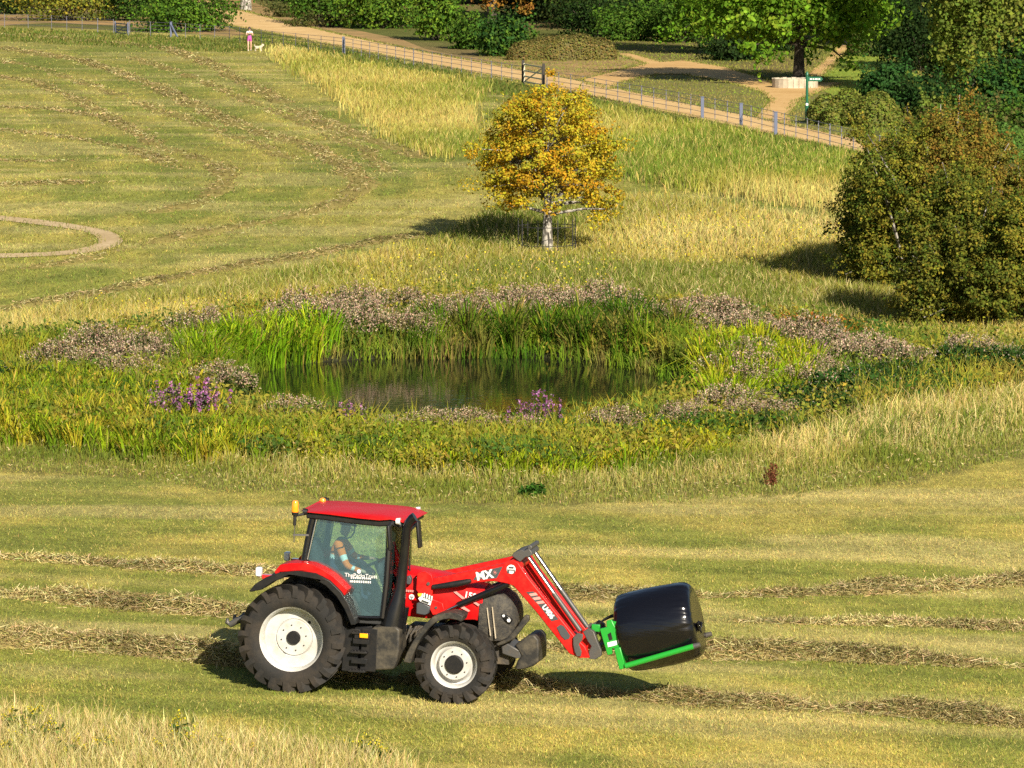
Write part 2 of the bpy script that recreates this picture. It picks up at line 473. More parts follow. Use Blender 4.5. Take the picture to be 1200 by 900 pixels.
def sheet(name, P, lift, mat):
    tr = tessellate_polygon([[Vector((p[0], p[1], 0)) for p in P]])
    me = bpy.data.meshes.new(name)
    me.from_pydata([(p[0], p[1], p[2] + lift) for p in P], [], [tuple(t) for t in tr])
    bm = bmesh.new(); bm.from_mesh(me)
    for f in bm.faces:
        f.normal_update()
        if f.normal.z < 0: f.normal_flip()
    bm.to_mesh(me); bm.free()
    return tag(link(name, me, mat), kind='structure')
def gravel(name, c1, c2):
    m, nt, out = new_mat(name); K = nt.links.new
    b = nd(nt, 'ShaderNodeBsdfPrincipled'); b.inputs['Roughness'].default_value = .95; b.inputs['Specular IOR Level'].default_value = .15
    tc = nd(nt, 'ShaderNodeTexCoord')
    z = nd(nt, 'ShaderNodeTexNoise'); z.inputs['Scale'].default_value = .35; z.inputs['Detail'].default_value = 9; z.inputs['Roughness'].default_value = .7
    K(tc.outputs['Object'], z.inputs['Vector'])
    rp = nd(nt, 'ShaderNodeValToRGB'); rp.color_ramp.elements[0].position = .35; rp.color_ramp.elements[1].position = .68
    rp.color_ramp.elements[0].color = (*c1, 1); rp.color_ramp.elements[1].color = (*c2, 1)
    z2 = nd(nt, 'ShaderNodeTexNoise'); z2.inputs['Scale'].default_value = 3.5; z2.inputs['Detail'].default_value = 6; z2.inputs['Roughness'].default_value = .8
    K(tc.outputs['Object'], z2.inputs['Vector'])
    mm = nd(nt, 'ShaderNodeMath', operation='MULTIPLY_ADD'); mm.inputs[1].default_value = .9; K(z2.outputs['Fac'], mm.inputs[0])
    ms = nd(nt, 'ShaderNodeMath', operation='SUBTRACT'); ms.inputs[1].default_value = .45; K(z.outputs['Fac'], ms.inputs[0]); K(ms.outputs[0], mm.inputs[2])
    K(mm.outputs[0], rp.inputs['Fac']); K(rp.outputs['Color'], b.inputs['Base Color'])
    K(b.outputs[0], out.inputs['Surface'])
    return m
M_GRAVEL = gravel('sandy_gravel', (.50, .32, .13), (.66, .46, .22))
M_GRAVEL2 = gravel('sandy_gravel_side', (.48, .29, .11), (.62, .41, .18))
M_CHALK = gravel('worn_earth', (.38, .28, .15), (.52, .40, .24))
sheet('path', PW['path'], .016, M_GRAVEL)
sheet('side_path', PW['side'], .020, M_GRAVEL2)
sheet('side_path', PW['side2'], .024, M_GRAVEL2)
sheet('field_path', PW['loop'], .016, M_CHALK)
# bare bank under the trees beside the path
SAND = [(238, -20), (262, 5), (300, 16), (350, 28), (430, 46), (520, 64), (600, 79), (690, 96), (716, 84), (756, 75), (724, 66), (660, 72), (600, 70), (540, 66), (500, 58), (470, 46), (420, 36), (350, 22), (300, 4), (290, -20)]
M_BANK = gravel('dry_earth_bank', (.20, .16, .06), (.42, .25, .11))
sheet('bank', poly_px(SAND), .008, M_BANK)
sheet('bank', poly_px([(0, 30), (60, 27), (140, 30), (200, 37), (270, 43), (288, 40), (268, 32), (225, 18), (120, 22), (40, 16), (-40, 14), (-40, 28)]), .008, M_BANK)
M_LAWN = gravel('park_lawn', (.17, .26, .03), (.25, .30, .04))
sheet('lawn', poly_px([(985, 98), (960, 108), (1000, 122), (1050, 130), (1110, 130), (1100, 100), (1060, 80), (1020, 62), (1000, 55), (980, 76), (964, 90)]), .008, M_LAWN)
M_LAWN2 = gravel('park_lawn_dry', (.13, .14, .035), (.20, .16, .06))
sheet('lawn', poly_px([(716, 106), (735, 96), (772, 88), (800, 88), (860, 99), (893, 110), (901, 118), (884, 138), (800, 120)]), .008, M_LAWN2)
sheet('lawn', poly_px([(940, 118), (965, 107), (1000, 122), (1010, 150), (1010, 164), (934, 148), (926, 137)]), .012, M_LAWN2)

# pond water
def build_pond():
    n = 72; a = np.linspace(0, 2 * np.pi, n, endpoint=False)
    V = [(POND['cx'] + POND['a'] * 1.15 * math.cos(t), POND['cy'] + POND['b'] * 1.15 * math.sin(t), WATER_Z) for t in a]
    me = bpy.data.meshes.new('pond_water'); me.from_pydata(V, [], [tuple(range(n))])
    m, nt, out = new_mat('dark_pond_water'); K = nt.links.new
    b = nd(nt, 'ShaderNodeBsdfPrincipled'); b.inputs['Base Color'].default_value = (.012, .014, .008, 1)
    b.inputs['Roughness'].default_value = .03; b.inputs['IOR'].default_value = 1.33
    tc = nd(nt, 'ShaderNodeTexCoord'); z = nd(nt, 'ShaderNodeTexNoise'); z.inputs['Scale'].default_value = 3; z.inputs['Detail'].default_value = 3
    K(tc.outputs['Object'], z.inputs['Vector'])
    bp = nd(nt, 'ShaderNodeBump'); bp.inputs['Strength'].default_value = .12; bp.inputs['Distance'].default_value = .03
    K(z.outputs['Fac'], bp.inputs['Height']); K(bp.outputs[0], b.inputs['Normal'])
    K(b.outputs[0], out.inputs['Surface'])
    tag(link('pond_water', me, m), kind='structure')
build_pond()

# ------------------------------------------------------------------ light and sky
SUNV = Vector((.68, -1.62, 1.0)).normalized()
ELEV = math.asin(SUNV.z)
w = bpy.data.worlds.new('World'); scene.world = w; w.use_nodes = True
nt = w.node_tree
bg = nt.nodes['Background']; sky = nt.nodes.new('ShaderNodeTexSky')
sky.sky_type = 'NISHITA'; sky.sun_disc = False; sky.sun_elevation = ELEV
sky.sun_rotation = math.atan2(SUNV.x, SUNV.y); sky.air_density = 1.0; sky.dust_density = 1.0
nt.links.new(sky.outputs[0], bg.inputs['Color']); bg.inputs['Strength'].default_value = .05
ld = bpy.data.lights.new('sun', 'SUN'); ld.energy = 5.0; ld.angle = radians(.5); ld.color = (1.0, .91, .75)
lo = bpy.data.objects.new('sun', ld); COL.objects.link(lo); lo.location = (40, -60, 80)
lo.rotation_euler = (-SUNV).to_track_quat('-Z', 'Y').to_euler()
scene.view_settings.view_transform = 'Standard'; scene.view_settings.look = 'None'
scene.view_settings.exposure = .82; scene.view_settings.gamma = 1; scene.view_settings.use_curve_mapping = False
scene.render.engine = 'CYCLES'
scene.cycles.max_bounces = 6; scene.cycles.transparent_max_bounces = 12
scene.cycles.diffuse_bounces = 3; scene.cycles.glossy_bounces = 3; scene.cycles.transmission_bounces = 6
scene.cycles.caustics_reflective = False; scene.cycles.caustics_refractive = False
scene.cycles.use_denoising = False
# ================================================================== grasses
def scatter(zone, n, rng=RNG, margin=0, jit=True):
    """n ground points inside an outlined zone, denser near the viewpoint"""
    pl = np.array(Z[zone], float)
    lo = pl.min(0); hi = pl.max(0)
    lo = np.maximum(lo, [-140, -20]); hi = np.minimum(hi, [1340, 955])
    out = []; got = 0
    while got < n:
        q = lo + (hi - lo) * rng.random((n * 2, 2))
        q = q[inside(q[:, 0], q[:, 1], pl)]
        out.append(q); got += len(q)
    q = np.concatenate(out)[:n]
    if jit: q = q + rng.normal(size=q.shape) * np.array([4, 2.2])
    return at(q[:, 0], q[:, 1])

def stuff(name, geo, mat, label=None, cat='grass'):
    o = link(name, geo.mesh(name), mat)
    tag(o, label, cat, kind='stuff'); return o

def pal_noise(P, pal, sx, sy, seed=0):
    """picks between palette colours by patches on the ground"""
    k = fbm(P[:, 0] * sx + seed, P[:, 1] * sy + seed * 1.7, 3)
    k = np.clip((k - .28) / .44, 0, .999) * (len(pal) - 1)
    i = k.astype(int); f = (k - i)[:, None]; pal = np.asarray(pal, float)
    return pal[i] * (1 - f) + pal[np.minimum(i + 1, len(pal) - 1)] * f

# --- the mown foreground: short stubble
P = scatter('front', 260000)
P = P[~inside(P[:, 0], P[:, 1], ZW['front_tall'])]
c = mown_color(P[:, 0], P[:, 1]) * 1.12
r = RNG.random(len(P)); c[r < .12] = np.array((.52, .42, .14)); c[r > .88] = np.array((.19, .23, .03))
g = Geo(); blades(g, P, .035 + .04 * RNG.random(len(P)), .010 + .008 * RNG.random(len(P)), jitter(c, len(P), v=.16), lean=1.1, seg=1)
# upper field stubble, over the rest of the mown land
q = np.stack([-140 + 1480 * RNG.random(150000), 35 + 380 * RNG.random(150000)], 1)
P = at(q[:, 0], q[:, 1])
keep = ~in_park(P[:, 0], P[:, 1]) & ~on_path(P[:, 0], P[:, 1])
for z in ('ring', 'patch_west', 'patch_east', 'meadow'): keep &= ~inside(P[:, 0], P[:, 1], ZW[z])
P = P[keep]
c = mown_color(P[:, 0], P[:, 1]) * np.array((.88, .98, .9))
r = RNG.random(len(P)); c[r < .12] = np.array((.40, .32, .10)); c[r > .88] = np.array((.14, .18, .028))
blades(g, P, .06 + .06 * RNG.random(len(P)), 1.1 / pxm(P[:, 1]), jitter(c, len(P), v=.2), lean=1.1, seg=1)
stuff('mown_grass', g, M_GRASS, 'short mown yellow green grass of the hay field')

# --- tall dry grass bottom left
P = scatter('front_tall', 30000)
P = np.concatenate([P, P[:9000] + RNG.normal(size=(9000, 3)) * [.3, .6, 0]])
P[:, 2] = G(P[:, 0], P[:, 1])
n = len(P)
c = mixpal([(.54, .43, .18), (.46, .37, .15), (.32, .29, .08), (.62, .52, .25), (.24, .24, .06)], n)
g = Geo(); blades(g, P, .2 + .38 * RNG.random(n), .009 + .012 * RNG.random(n), jitter(c, n), lean=.4)
stuff('tall_dry_grass', g, M_GRASS, 'tall straw coloured grass along the bottom left edge')

# --- ring fringe (dry) in front of the pond
P = scatter('fringe', 52000); n = len(P)
u = P[:, 0]
k = fbm(P[:, 0] * .35 + 3, P[:, 1] * .3, 3) + .012 * (u + 2)
c = pal_noise(P, [(.10, .14, .025), (.24, .235, .045), (.46, .37, .11), (.58, .47, .17)], .3, .35, 4)
c = np.where((k > .5)[:, None] & (RNG.random(n) < .55)[:, None], (.56, .45, .18), c)
c[RNG.random(n) < .22] = (.19, .23, .03)
g = Geo(); hgt = (.14 + .34 * RNG.random(n)) * (.5 + .9 * fbm(P[:, 0] * .5, P[:, 1] * .5 + 7)) * np.where(RNG.random(n) < .12, 1.45, 1)
_b1 = poly_px(B1)[:66]; _ey = np.interp(P[:, 0], _b1[:, 0], _b1[:, 1])
_ed = np.clip((P[:, 1] - _ey) / 7 + .25 * (fbm(P[:, 0] * .8, P[:, 1] * .8) - .5), .2, 1); hgt *= _ed * 1.3; c = c * _ed[:, None] + np.array((.15, .18, .03)) * (1 - _ed[:, None])
blades(g, P, hgt, .9 / pxm(P[:, 1]) * (.7 + .7 * RNG.random(n)), jitter(c, n, v=.2), lean=.55)
# seed heads
m = RNG.random(n) < .05
leaves(g, P[m] + np.stack([RNG.normal(size=m.sum()) * .08, RNG.normal(size=m.sum()) * .08, hgt[m] * 1.0], 1), RNG.normal(size=(m.sum(), 3)) + [0, -1, .2], .10, jitter((.46, .37, .18), m.sum()), aspect=.2)
stuff('dry_fringe_grass', g, M_GRASS, 'dry straw and green grass fringe in front of the pond plants')

# --- meadow behind the pond
P = scatter('meadow', 130000); n = len(P)
c = pal_noise(P, [(.15, .18, .03), (.30, .27, .055), (.44, .36, .09), (.52, .43, .14)], .16, .11, 9)
c[RNG.random(n) < .16] = (.15, .18, .035)
c[RNG.random(n) < .2] = (.48, .40, .17)
g = Geo(); hgt = (.2 + .35 * RNG.random(n)) * (.5 + fbm(P[:, 0] * .3, P[:, 1] * .2 + 3))
blades(g, P, hgt, .95 / pxm(P[:, 1]) * (.7 + .6 * RNG.random(n)), jitter(c, n, v=.2), lean=.55)
m = RNG.random(n) < .007 * smoothstep(.45, .7, fbm(P[:, 0] * .12, P[:, 1] * .1 + 30)) * 4
leaves(g, P[m] + np.stack([0 * hgt[m], 0 * hgt[m], hgt[m]], 1), RNG.normal(size=(m.sum(), 3)) + [0, -1, 1], .07, jitter((.55, .46, .04), m.sum()), aspect=.9)
stuff('meadow_grass', g, M_GRASS, 'tall golden meadow grass between the pond and the autumn tree')

for zone, N, pal, lab, sd in (
    ('patch_west', 30000, [(.16, .20, .032), (.27, .26, .05), (.40, .34, .09), (.48, .40, .13)], 'tall golden grass patch below the path fence', 2),
    ('patch_east', 60000, [(.14, .19, .028), (.21, .24, .035), (.32, .29, .06), (.46, .39, .12)], 'tall green and straw grass patch right of the autumn tree', 6)):
    P = scatter(zone, N); P[:, :2] += RNG.normal(size=(N, 2)) * [.35, 1.1]; P[:, 2] = G(P[:, 0], P[:, 1]); P = P[~on_path(P[:, 0], P[:, 1])]; n = len(P)
    c = pal_noise(P, pal, .10, .06, sd); c[RNG.random(n) < .2] = pal[-1]
    g = Geo(); hgt = (.16 + .36 * RNG.random(n)) * (.5 + fbm(P[:, 0] * .25, P[:, 1] * .12 + sd))
    blades(g, P, hgt, 1.0 / pxm(P[:, 1]) * (.7 + .6 * RNG.random(n)), jitter(c, n, v=.18), lean=.45)
    stuff('tall_meadow_grass', g, M_GRASS, lab)

# verge just below the fence, greener and short
g = Geo()
qu = -60 + 1200 * RNG.random(16000)
qv = np.interp(qu, [-60, 150, 268, 310, 400, 500, 600, 760, 1005, 1120], [30, 40, 46, 42, 58, 79, 98, 131, 181, 206]) + RNG.random(16000) * 16
P = at(qu, qv); P = P[~on_path(P[:, 0], P[:, 1])]; n = len(P)
blades(g, P, .10 + .14 * RNG.random(n), 1.2 / pxm(P[:, 1]), jitter(mixpal([(.075, .12, .02), (.14, .15, .035), (.09, .11, .025)], n), n, v=.2), lean=.6)
stuff('verge_grass', g, M_GRASS, 'dark green verge grass along the foot of the fence')

# short grass on the park lawns beside the paths
g = Geo()
q = np.stack([560 + 640 * RNG.random(60000), 40 + 150 * RNG.random(60000)], 1); P = at(q[:, 0], q[:, 1])
P = P[in_park(P[:, 0], P[:, 1]) & ~on_path(P[:, 0], P[:, 1])]; n = len(P)
c = pal_noise(P, [(.16, .19, .03), (.24, .23, .05), (.18, .25, .03), (.30, .23, .07)], .12, .07, 14)
blades(g, P, .05 + .09 * RNG.random(n), 1.2 / pxm(P[:, 1]), jitter(c, n, v=.2), lean=.9, seg=1)
stuff('lawn_grass', g, M_GRASS, 'short patchy grass on the park lawns beside the sandy paths')

# ragged grass creeping over the edges of the paths
g = Geo()
for k_ in PW:
    E_ = PW[k_]; d_ = np.roll(E_, -1, 0) - E_; L_ = np.linalg.norm(d_[:, :2], axis=1); pr = L_ / L_.sum(); n = int(min(11000, (24 if k_ in ('side', 'side2') else 40) * L_.sum()))
    i_ = RNG.choice(len(E_), n, p=pr); P = E_[i_] + d_[i_] * RNG.random((n, 1)); P[:, :2] += RNG.normal(size=(n, 2)) * np.array([.11, .18]) * (.4 + 1.6 * vnoise(P[:, 0] * .6, P[:, 1] * .3))[:, None]
    P[:, 2] = G(P[:, 0], P[:, 1]); P = P[(P[:, 1] < 420)]; n = len(P)
    blades(g, P, .05 + .12 * RNG.random(n), 1.1 / pxm(P[:, 1]), jitter(mixpal([(.18, .18, .04), (.30, .26, .09), (.12, .15, .03)], n), n, v=.2), lean=.9, seg=1)
stuff('path_edge_grass', g, M_GRASS, 'ragged short grass along the edges of the sandy paths')

# --- lush ring: reeds in clumps round the water
ring_w = ZW['ring']
def ring_pts(n, rng=RNG):
    P = scatter('ring', n, rng, jit=False)
    return P[pond_r(P[:, 0], P[:, 1]) > 1.0]
g = Geo()
# reed clumps hugging the bank
cl = []
for a in np.linspace(0, 2 * np.pi, 150, endpoint=False):
    for k in range(3):
        aa = a + RNG.normal() * .04
        wb = 1 + .05 * math.sin(3 * aa + .6) + .035 * math.sin(5 * aa + 2); rr = (.955 + .10 * k + RNG.random() * .10) * wb
        if RNG.random() < .30 + .75 * vnoise(aa * 3, 4): continue
        x = POND['cx'] + POND['a'] * rr * math.cos(aa); y = POND['cy'] + POND['b'] * rr * math.sin(aa)
        cl.append((x, y, rr))
back = 0
for x, y, rr in cl:
    front = y < POND['cy'] - .1 * POND['b']
    nb = int(45 + 35 * RNG.random())
    hh = (.34 if front else 1.0) * (.55 + .75 * RNG.random())
    Pn = np.stack([x + RNG.normal(size=nb) * .28, y + RNG.normal(size=nb) * .28, np.zeros(nb)], 1); Pn[:, 2] = np.maximum(G(Pn[:, 0], Pn[:, 1]), WATER_Z - .05)
    t = vnoise(x * .5 + 9, y * .4)
    base = np.array((.04, .09, .010)) * (1 - t) + np.array((.15, .22, .018)) * t
    if RNG.random() < .2: base = np.array((.20, .17, .05))
    if front: base = np.array((.23, .26, .03)) * (.8 + .4 * t)
    blades(g, Pn, hh * (.6 + .6 * RNG.random(nb)), .032, jitter(base, nb, v=.22, hue=.1), lean=.55, bias=(.06 * RNG.normal() + .05, -.03))
# scattered reeds over the ring, patchy
P = ring_pts(30000)
pn = fbm(P[:, 0] * .28 + 2, P[:, 1] * .24, 3)
P = P[pn > .43]; n = len(P)
c = pal_noise(P, [(.11, .18, .02), (.22, .25, .03), (.34, .31, .035), (.30, .26, .05)], .22, .2, 12)
blades(g, P, .45 + .5 * RNG.random(n), .026, jitter(c, n, v=.2, hue=.1), lean=.5)
LIME = {
    'left front': ([(-60, 470), (20, 458), (110, 446), (190, 446), (260, 486), (300, 520), (260, 552), (120, 536), (-60, 518)], 520, .62, [(.30, .32, .02), (.24, .32, .015), (.40, .35, .03), (.15, .23, .015)], .30),
    'front': ([(250, 496), (400, 508), (520, 516), (650, 516), (760, 508), (860, 492), (900, 500), (840, 540), (650, 560), (450, 553), (280, 538)], 760, .46, [(.26, .35, .015), (.39, .41, .02), (.44, .38, .025), (.14, .23, .012)], .28),
    'left tall': ([(205, 450), (225, 428), (290, 410), (330, 398), (392, 398), (388, 412), (325, 424), (285, 438), (255, 446), (225, 452)], 170, .95, [(.16, .30, .012), (.30, .42, .016), (.36, .44, .02), (.11, .21, .012)], .36),
    'back': ([(505, 398), (560, 392), (650, 386), (760, 392), (800, 402), (770, 420), (700, 414), (520, 412)], 120, 1.05, [(.045, .10, .010), (.09, .18, .012), (.19, .27, .018), (.14, .15, .03)], .30),
    'right': ([(812, 440), (850, 415), (900, 412), (950, 430), (960, 455), (915, 478), (860, 492), (825, 486), (822, 460)], 240, .85, [(.33, .39, .016), (.42, .43, .025), (.21, .30, .012)], .30),
    'top edge': ([(-60, 420), (100, 402), (230, 388), (330, 370), (480, 360), (650, 362), (800, 370), (780, 382), (560, 376), (380, 382), (260, 402), (100, 425), (-60, 440)], 330, .5, [(.24, .24, .02), (.12, .18, .015), (.34, .28, .03)], .26)}
for nm, (poly, NT, hh, pal, sp) in LIME.items():
    Z['tmp'] = poly
    T = scatter('tmp', NT, jit=True); T = T[pond_r(T[:, 0], T[:, 1]) > .95]; NT = len(T)
    per = 34; ti = np.repeat(np.arange(NT), per); n = NT * per
    off = RNG.normal(size=(n, 2)) * sp * .55
    P = T[ti].copy(); P[:, :2] += off * .6
    P[:, 2] = np.maximum(G(P[:, 0], P[:, 1]), WATER_Z)
    th = hh * (.65 + .65 * RNG.random(NT)); pal = np.array(pal)
    k = np.clip(fbm(T[:, 0] * .4, T[:, 1] * .3 + len(nm), 2) * 1.5 - .25 + .3 * RNG.normal(size=NT), 0, .999) * len(pal)
    c = pal[k.astype(int)][ti]; c = np.where((RNG.random(n) < .08)[:, None], (.36, .29, .06), c)
    # arching fans: every tuft leans out from its own foot and a little with the wind
    D = off / (np.linalg.norm(off, axis=1, keepdims=True) + 1e-6) * (.15 + .55 * RNG.random((n, 1))) + (RNG.normal(size=(NT, 2)) * .16)[ti]
    h_ = th[ti] * (.6 + .55 * RNG.random(n))
    Wv = np.stack([np.cos(ti * 1.0), .5 * np.sin(ti * 1.3), 0 * h_], 1); b_ = RNG.random(n) * 6.28; Wv = np.stack([np.cos(b_), np.sin(b_) * .6, 0 * b_], 1) * .017
    D3 = np.concatenate([D * h_[:, None], np.zeros((n, 1))], 1); up = np.stack([0 * h_, 0 * h_, h_], 1)
    Ln = np.linalg.norm(D, axis=1, keepdims=True)
    V = np.stack([P - Wv, P + Wv, P + D3 * .22 + up * .55 + Wv, P + D3 * .22 + up * .55 - Wv, P + D3 * .62 + up * .86 + Wv * .8, P + D3 * .62 + up * .86 - Wv * .8, P + D3 * 1.1 + up * np.clip(1.0 - .35 * Ln, .5, 1)], 1)
    c = jitter(c, n, v=.2, hue=.08)
    g.add(V, np.repeat(c[:, None], 7, 1), [(0, 1, 2, 3), (3, 2, 4, 5), (5, 4, 6)])
# short sedge right at the waterline
n = 5200; a_ = RNG.random(n) * 2 * np.pi; wb = 1 + .05 * np.sin(3 * a_ + .6) + .035 * np.sin(5 * a_ + 2); rr_ = (.93 + .12 * RNG.random(n)) * wb
P = np.stack([POND['cx'] + POND['a'] * rr_ * np.cos(a_), POND['cy'] + POND['b'] * rr_ * np.sin(a_), 0 * a_], 1); P[:, 2] = np.maximum(G(P[:, 0], P[:, 1]), WATER_Z - .03)
blades(g, P, (.18 + .45 * RNG.random(n)) * np.where(np.sin(a_) < -.1, .6, 1), .03, jitter(pal_noise(P, [(.06, .13, .012), (.16, .24, .02), (.22, .20, .05)], .8, .8, 33), n, v=.2), lean=.6)
stuff('reeds', g, M_REED, 'bright green and yellow green reeds round the pond', 'reeds')
# leafy herbs filling the rest
P = ring_pts(60000); n = len(P)
c = pal_noise(P, [(.04, .085, .015), (.09, .13, .02), (.22, .22, .03), (.27, .22, .035), (.06, .11, .02)], .3, .26, 21)
g = Geo(); hh = (.12 + .5 * RNG.random(n)) * (.6 + .8 * fbm(P[:, 0] * .4, P[:, 1] * .4))
leaves(g, P + np.stack([0 * hh, 0 * hh, hh], 1), RNG.normal(size=(n, 3)) * .7 + [.2, -.5, .8], .10 + .07 * RNG.random(n), jitter(c, n, v=.25, hue=.1), aspect=.5)
P2 = ring_pts(22000); n = len(P2)
blades(g, P2, .3 + .5 * RNG.random(n), .02, jitter(mixpal([(.12, .15, .03), (.3, .25, .06), (.2, .2, .04)], n), n), lean=.5)
stuff('waterside_herbs', g, M_LEAF, 'low leafy green and yellow herbs between the pond reeds', 'herbs')

# ================================================================== single plants
def herb_clump(name, w, d, h, nst, stemcol, leafcol, headcol, headsize, nhead, rng, headw=.10, headh=.35, leafn=14):
    """stems with leaves and fluffy or spiked flower heads, as one mesh"""
    g = Geo()
    a = rng.random(nst) * 2 * np.pi; r = np.sqrt(rng.random(nst))
    B = np.stack([np.cos(a) * r * w, np.sin(a) * r * d, np.zeros(nst)], 1)
    hh = h * (1 - .35 * r ** 2) * (.75 + .4 * rng.random(nst))
    lean = np.stack([np.cos(a) * r * .25, np.sin(a) * r * .25, np.zeros(nst)], 1) * hh[:, None]
    T = B + lean + np.stack([0 * hh, 0 * hh, hh], 1)
    Wv = np.array([.012, .006, 0])
    V = np.stack([B - Wv, B + Wv, T + Wv * .6, T - Wv * .6], 1)
    g.add(V, np.repeat(jitter(stemcol, nst, rng)[:, None], 4, 1), [(0, 1, 2, 3)])
    k = leafn
    t = .15 + .72 * rng.random((nst, k))
    P = (B[:, None] * (1 - t[..., None]) + T[:, None] * t[..., None]).reshape(-1, 3) + rng.normal(size=(nst * k, 3)) * .05
    leaves(g, P, rng.normal(size=P.shape) * .6 + [0, -.3, .8], .11 + .08 * rng.random(len(P)), jitter(leafcol, len(P), rng, v=.25), rng, aspect=.4)
    k = nhead
    t = rng.random((nst, k))
    P = (T[:, None] - np.array([0, 0, 1.0]) * (t * headh)[..., None]).reshape(-1, 3) + rng.normal(size=(nst * k, 3)) * headw * np.array([1, 1, .4])
    leaves(g, P, rng.normal(size=P.shape) + [0, -.4, .6], headsize * (.6 + .8 * rng.random(len(P))), jitter(mixpal(headcol, len(P), rng), len(P), rng, v=.15), rng, aspect=.6)
    me = g.mesh(name); me.materials.append(M_LEAF)
    return me
r_ = np.random.default_rng(11)
PLUME = [(.52, .38, .26), (.43, .30, .22), (.60, .47, .32), (.34, .22, .16), (.18, .20, .06)]
plume_me = [herb_clump('seeding_wildflower', .95, .8, 1.05, 60, (.12, .10, .05), (.06, .09, .025), PLUME, .055, 40, np.random.default_rng(50 + i), headw=.085, headh=.28) for i in range(3)]
def place(name, me, u, v, label, cat, group, s=1.0, rz=None, zs=1.0, sink=0.0):
    p = at(u, v)
    o = bpy.data.objects.new(name, me); COL.objects.link(o)
    o.location = (p[0], p[1], max(p[2], WATER_Z) - sink); o.rotation_euler = (0, 0, random.random() * 6.28 if rz is None else rz)
    o.scale = (s, s, s * zs)
    return tag(o, label, cat, group)
random.seed(5)
plume_spots = [(350, 382), (412, 378), (465, 375), (515, 374), (550, 375), (585, 377), (625, 376), (665, 378), (705, 380), (745, 382), (785, 384), (820, 386), (850, 392), (880, 396), (905, 400), (935, 408), (960, 414), (985, 420), (1010, 428), (1035, 434), (890, 440), (915, 446), (875, 452), (850, 478), (870, 486), (110, 440), (140, 442), (175, 440), (210, 436), (230, 428), (265, 414), (20, 438), (60, 440), (120, 425), (160, 428), (200, 425), (235, 405), (160, 455), (195, 460), (250, 466),
    (330, 390), (372, 394), (430, 396), (480, 396), (505, 392), (420, 400), (450, 403), (490, 403), (400, 398), (470, 400), (655, 392), (600, 392), (780, 394), (540, 382), (570, 384), (600, 382), (640, 380), (690, 384), (740, 388), (770, 384), (800, 388), (830, 392), (860, 398), (890, 404), (920, 412),
    (455, 515), (485, 516), (510, 514), (535, 515), (560, 516), (585, 515), (605, 518), (720, 514), (760, 510), (790, 508), (820, 500), (850, 490), (870, 500), (895, 482), (910, 466), (930, 458), (950, 450), (905, 500), (960, 425), (990, 430), (1020, 436), (1050, 440), (1080, 446),
    (950, 466), (880, 470), (340, 500), (310, 402), (410, 386), (650, 378), (570, 380), (1130, 428), (1165, 432)]
for i, (u, v) in enumerate(plume_spots):
    if i % 7 == 3: continue
    place('seeding_wildflower', plume_me[i % 3], u + random.uniform(-9, 9), v + random.uniform(-4, 7) * (v < 420) + 2, 'grey pink seeding wildflower clump in the plants round the pond', 'wildflower', 'seeding wildflowers round the pond', random.uniform(.7, 1.05) * (.8 if v > 470 else 1), zs=random.uniform(.85, 1.15) * (1.1 if v < 400 else 1))
purp = [(.40, .13, .34), (.50, .23, .44), (.28, .09, .25), (.33, .21, .26)]
purple_me = [herb_clump('purple_loosestrife', .5, .4, 1.05, 26, (.12, .08, .06), (.07, .10, .03), purp, .06, 26, np.random.default_rng(80 + i), headw=.025, headh=.45, leafn=10) for i in range(2)]
for i, (u, v, s, lab) in enumerate([(203, 505, 1.2, 'broad purple flower clump left of the pond, left one of a close pair'), (238, 506, 1.2, 'broad purple flower clump left of the pond, right one of a close pair'),
        (412, 508, .8, 'small purple flower spikes at the near edge of the pond water'), (628, 514, 1.05, 'purple flower clump at the near bank beside pale seed heads'),
        (305, 392, .65, 'small purple flower clump topmost left behind the pond'), (241, 402, .55, 'faint purple flowers left of the pond beside grey seed heads'),
        (718, 388, .7, 'purple flower spikes among the reeds behind the pond'), (966, 430, .6, 'pale purple flowers right of the pond among grey seed heads')]):
    place('purple_loosestrife', purple_me[i % 2], u, v, lab, 'wildflower', 'purple flowers round the pond', s)
dark_me = [herb_clump('nettle_clump', 1.1, .9, .8, 80, (.05, .08, .02), (.035, .085, .018), [(.05, .10, .02), (.3, .26, .2)], .06, 4, np.random.default_rng(90 + i), leafn=34) for i in range(2)]
for i, (u, v, s) in enumerate([(930, 482, .9), (905, 512, .8), (985, 470, 1.1), (1020, 462, 1.0), (1045, 452, .9), (1120, 440, 1.1), (1160, 442, 1.1), (1195, 444, 1.1), (960, 492, .9), (1075, 452, .8), (1010, 480, .7), (15, 460, .9), (45, 458, .8), (880, 430, .9), (850, 425, .9), (480, 400, .9), (520, 396, .8)]):
    place('nettle_clump', dark_me[i % 2], u, v, 'dark green leafy weed clump in the plants round the pond', 'weed', 'dark green weed clumps', s)
or_me = herb_clump('autumn_bramble', 1.0, .8, .55, 60, (.12, .07, .03), (.36, .17, .03), [(.42, .14, .03), (.45, .26, .03), (.22, .18, .03)], .09, 14, np.random.default_rng(99), headw=.15)
for u, v, s in [(930, 386, .9), (955, 388, 1.0), (978, 391, .9), (998, 397, .8), (1010, 404, .6)]:
    place('autumn_bramble', or_me, u, v + 3, 'low orange and yellow autumn bramble behind the right of the pond', 'bramble', 'orange brambles', s)
dock = herb_clump('dock_plant', .14, .12, .75, 9, (.16, .06, .03), (.14, .06, .03), [(.16, .055, .03), (.20, .08, .04)], .06, 40, np.random.default_rng(101), headw=.035, headh=.5, leafn=5)
place('dock_plant', dock, 904, 570, 'dark rust brown dock seed stalk standing in the dry fringe', 'weed', None, .75)
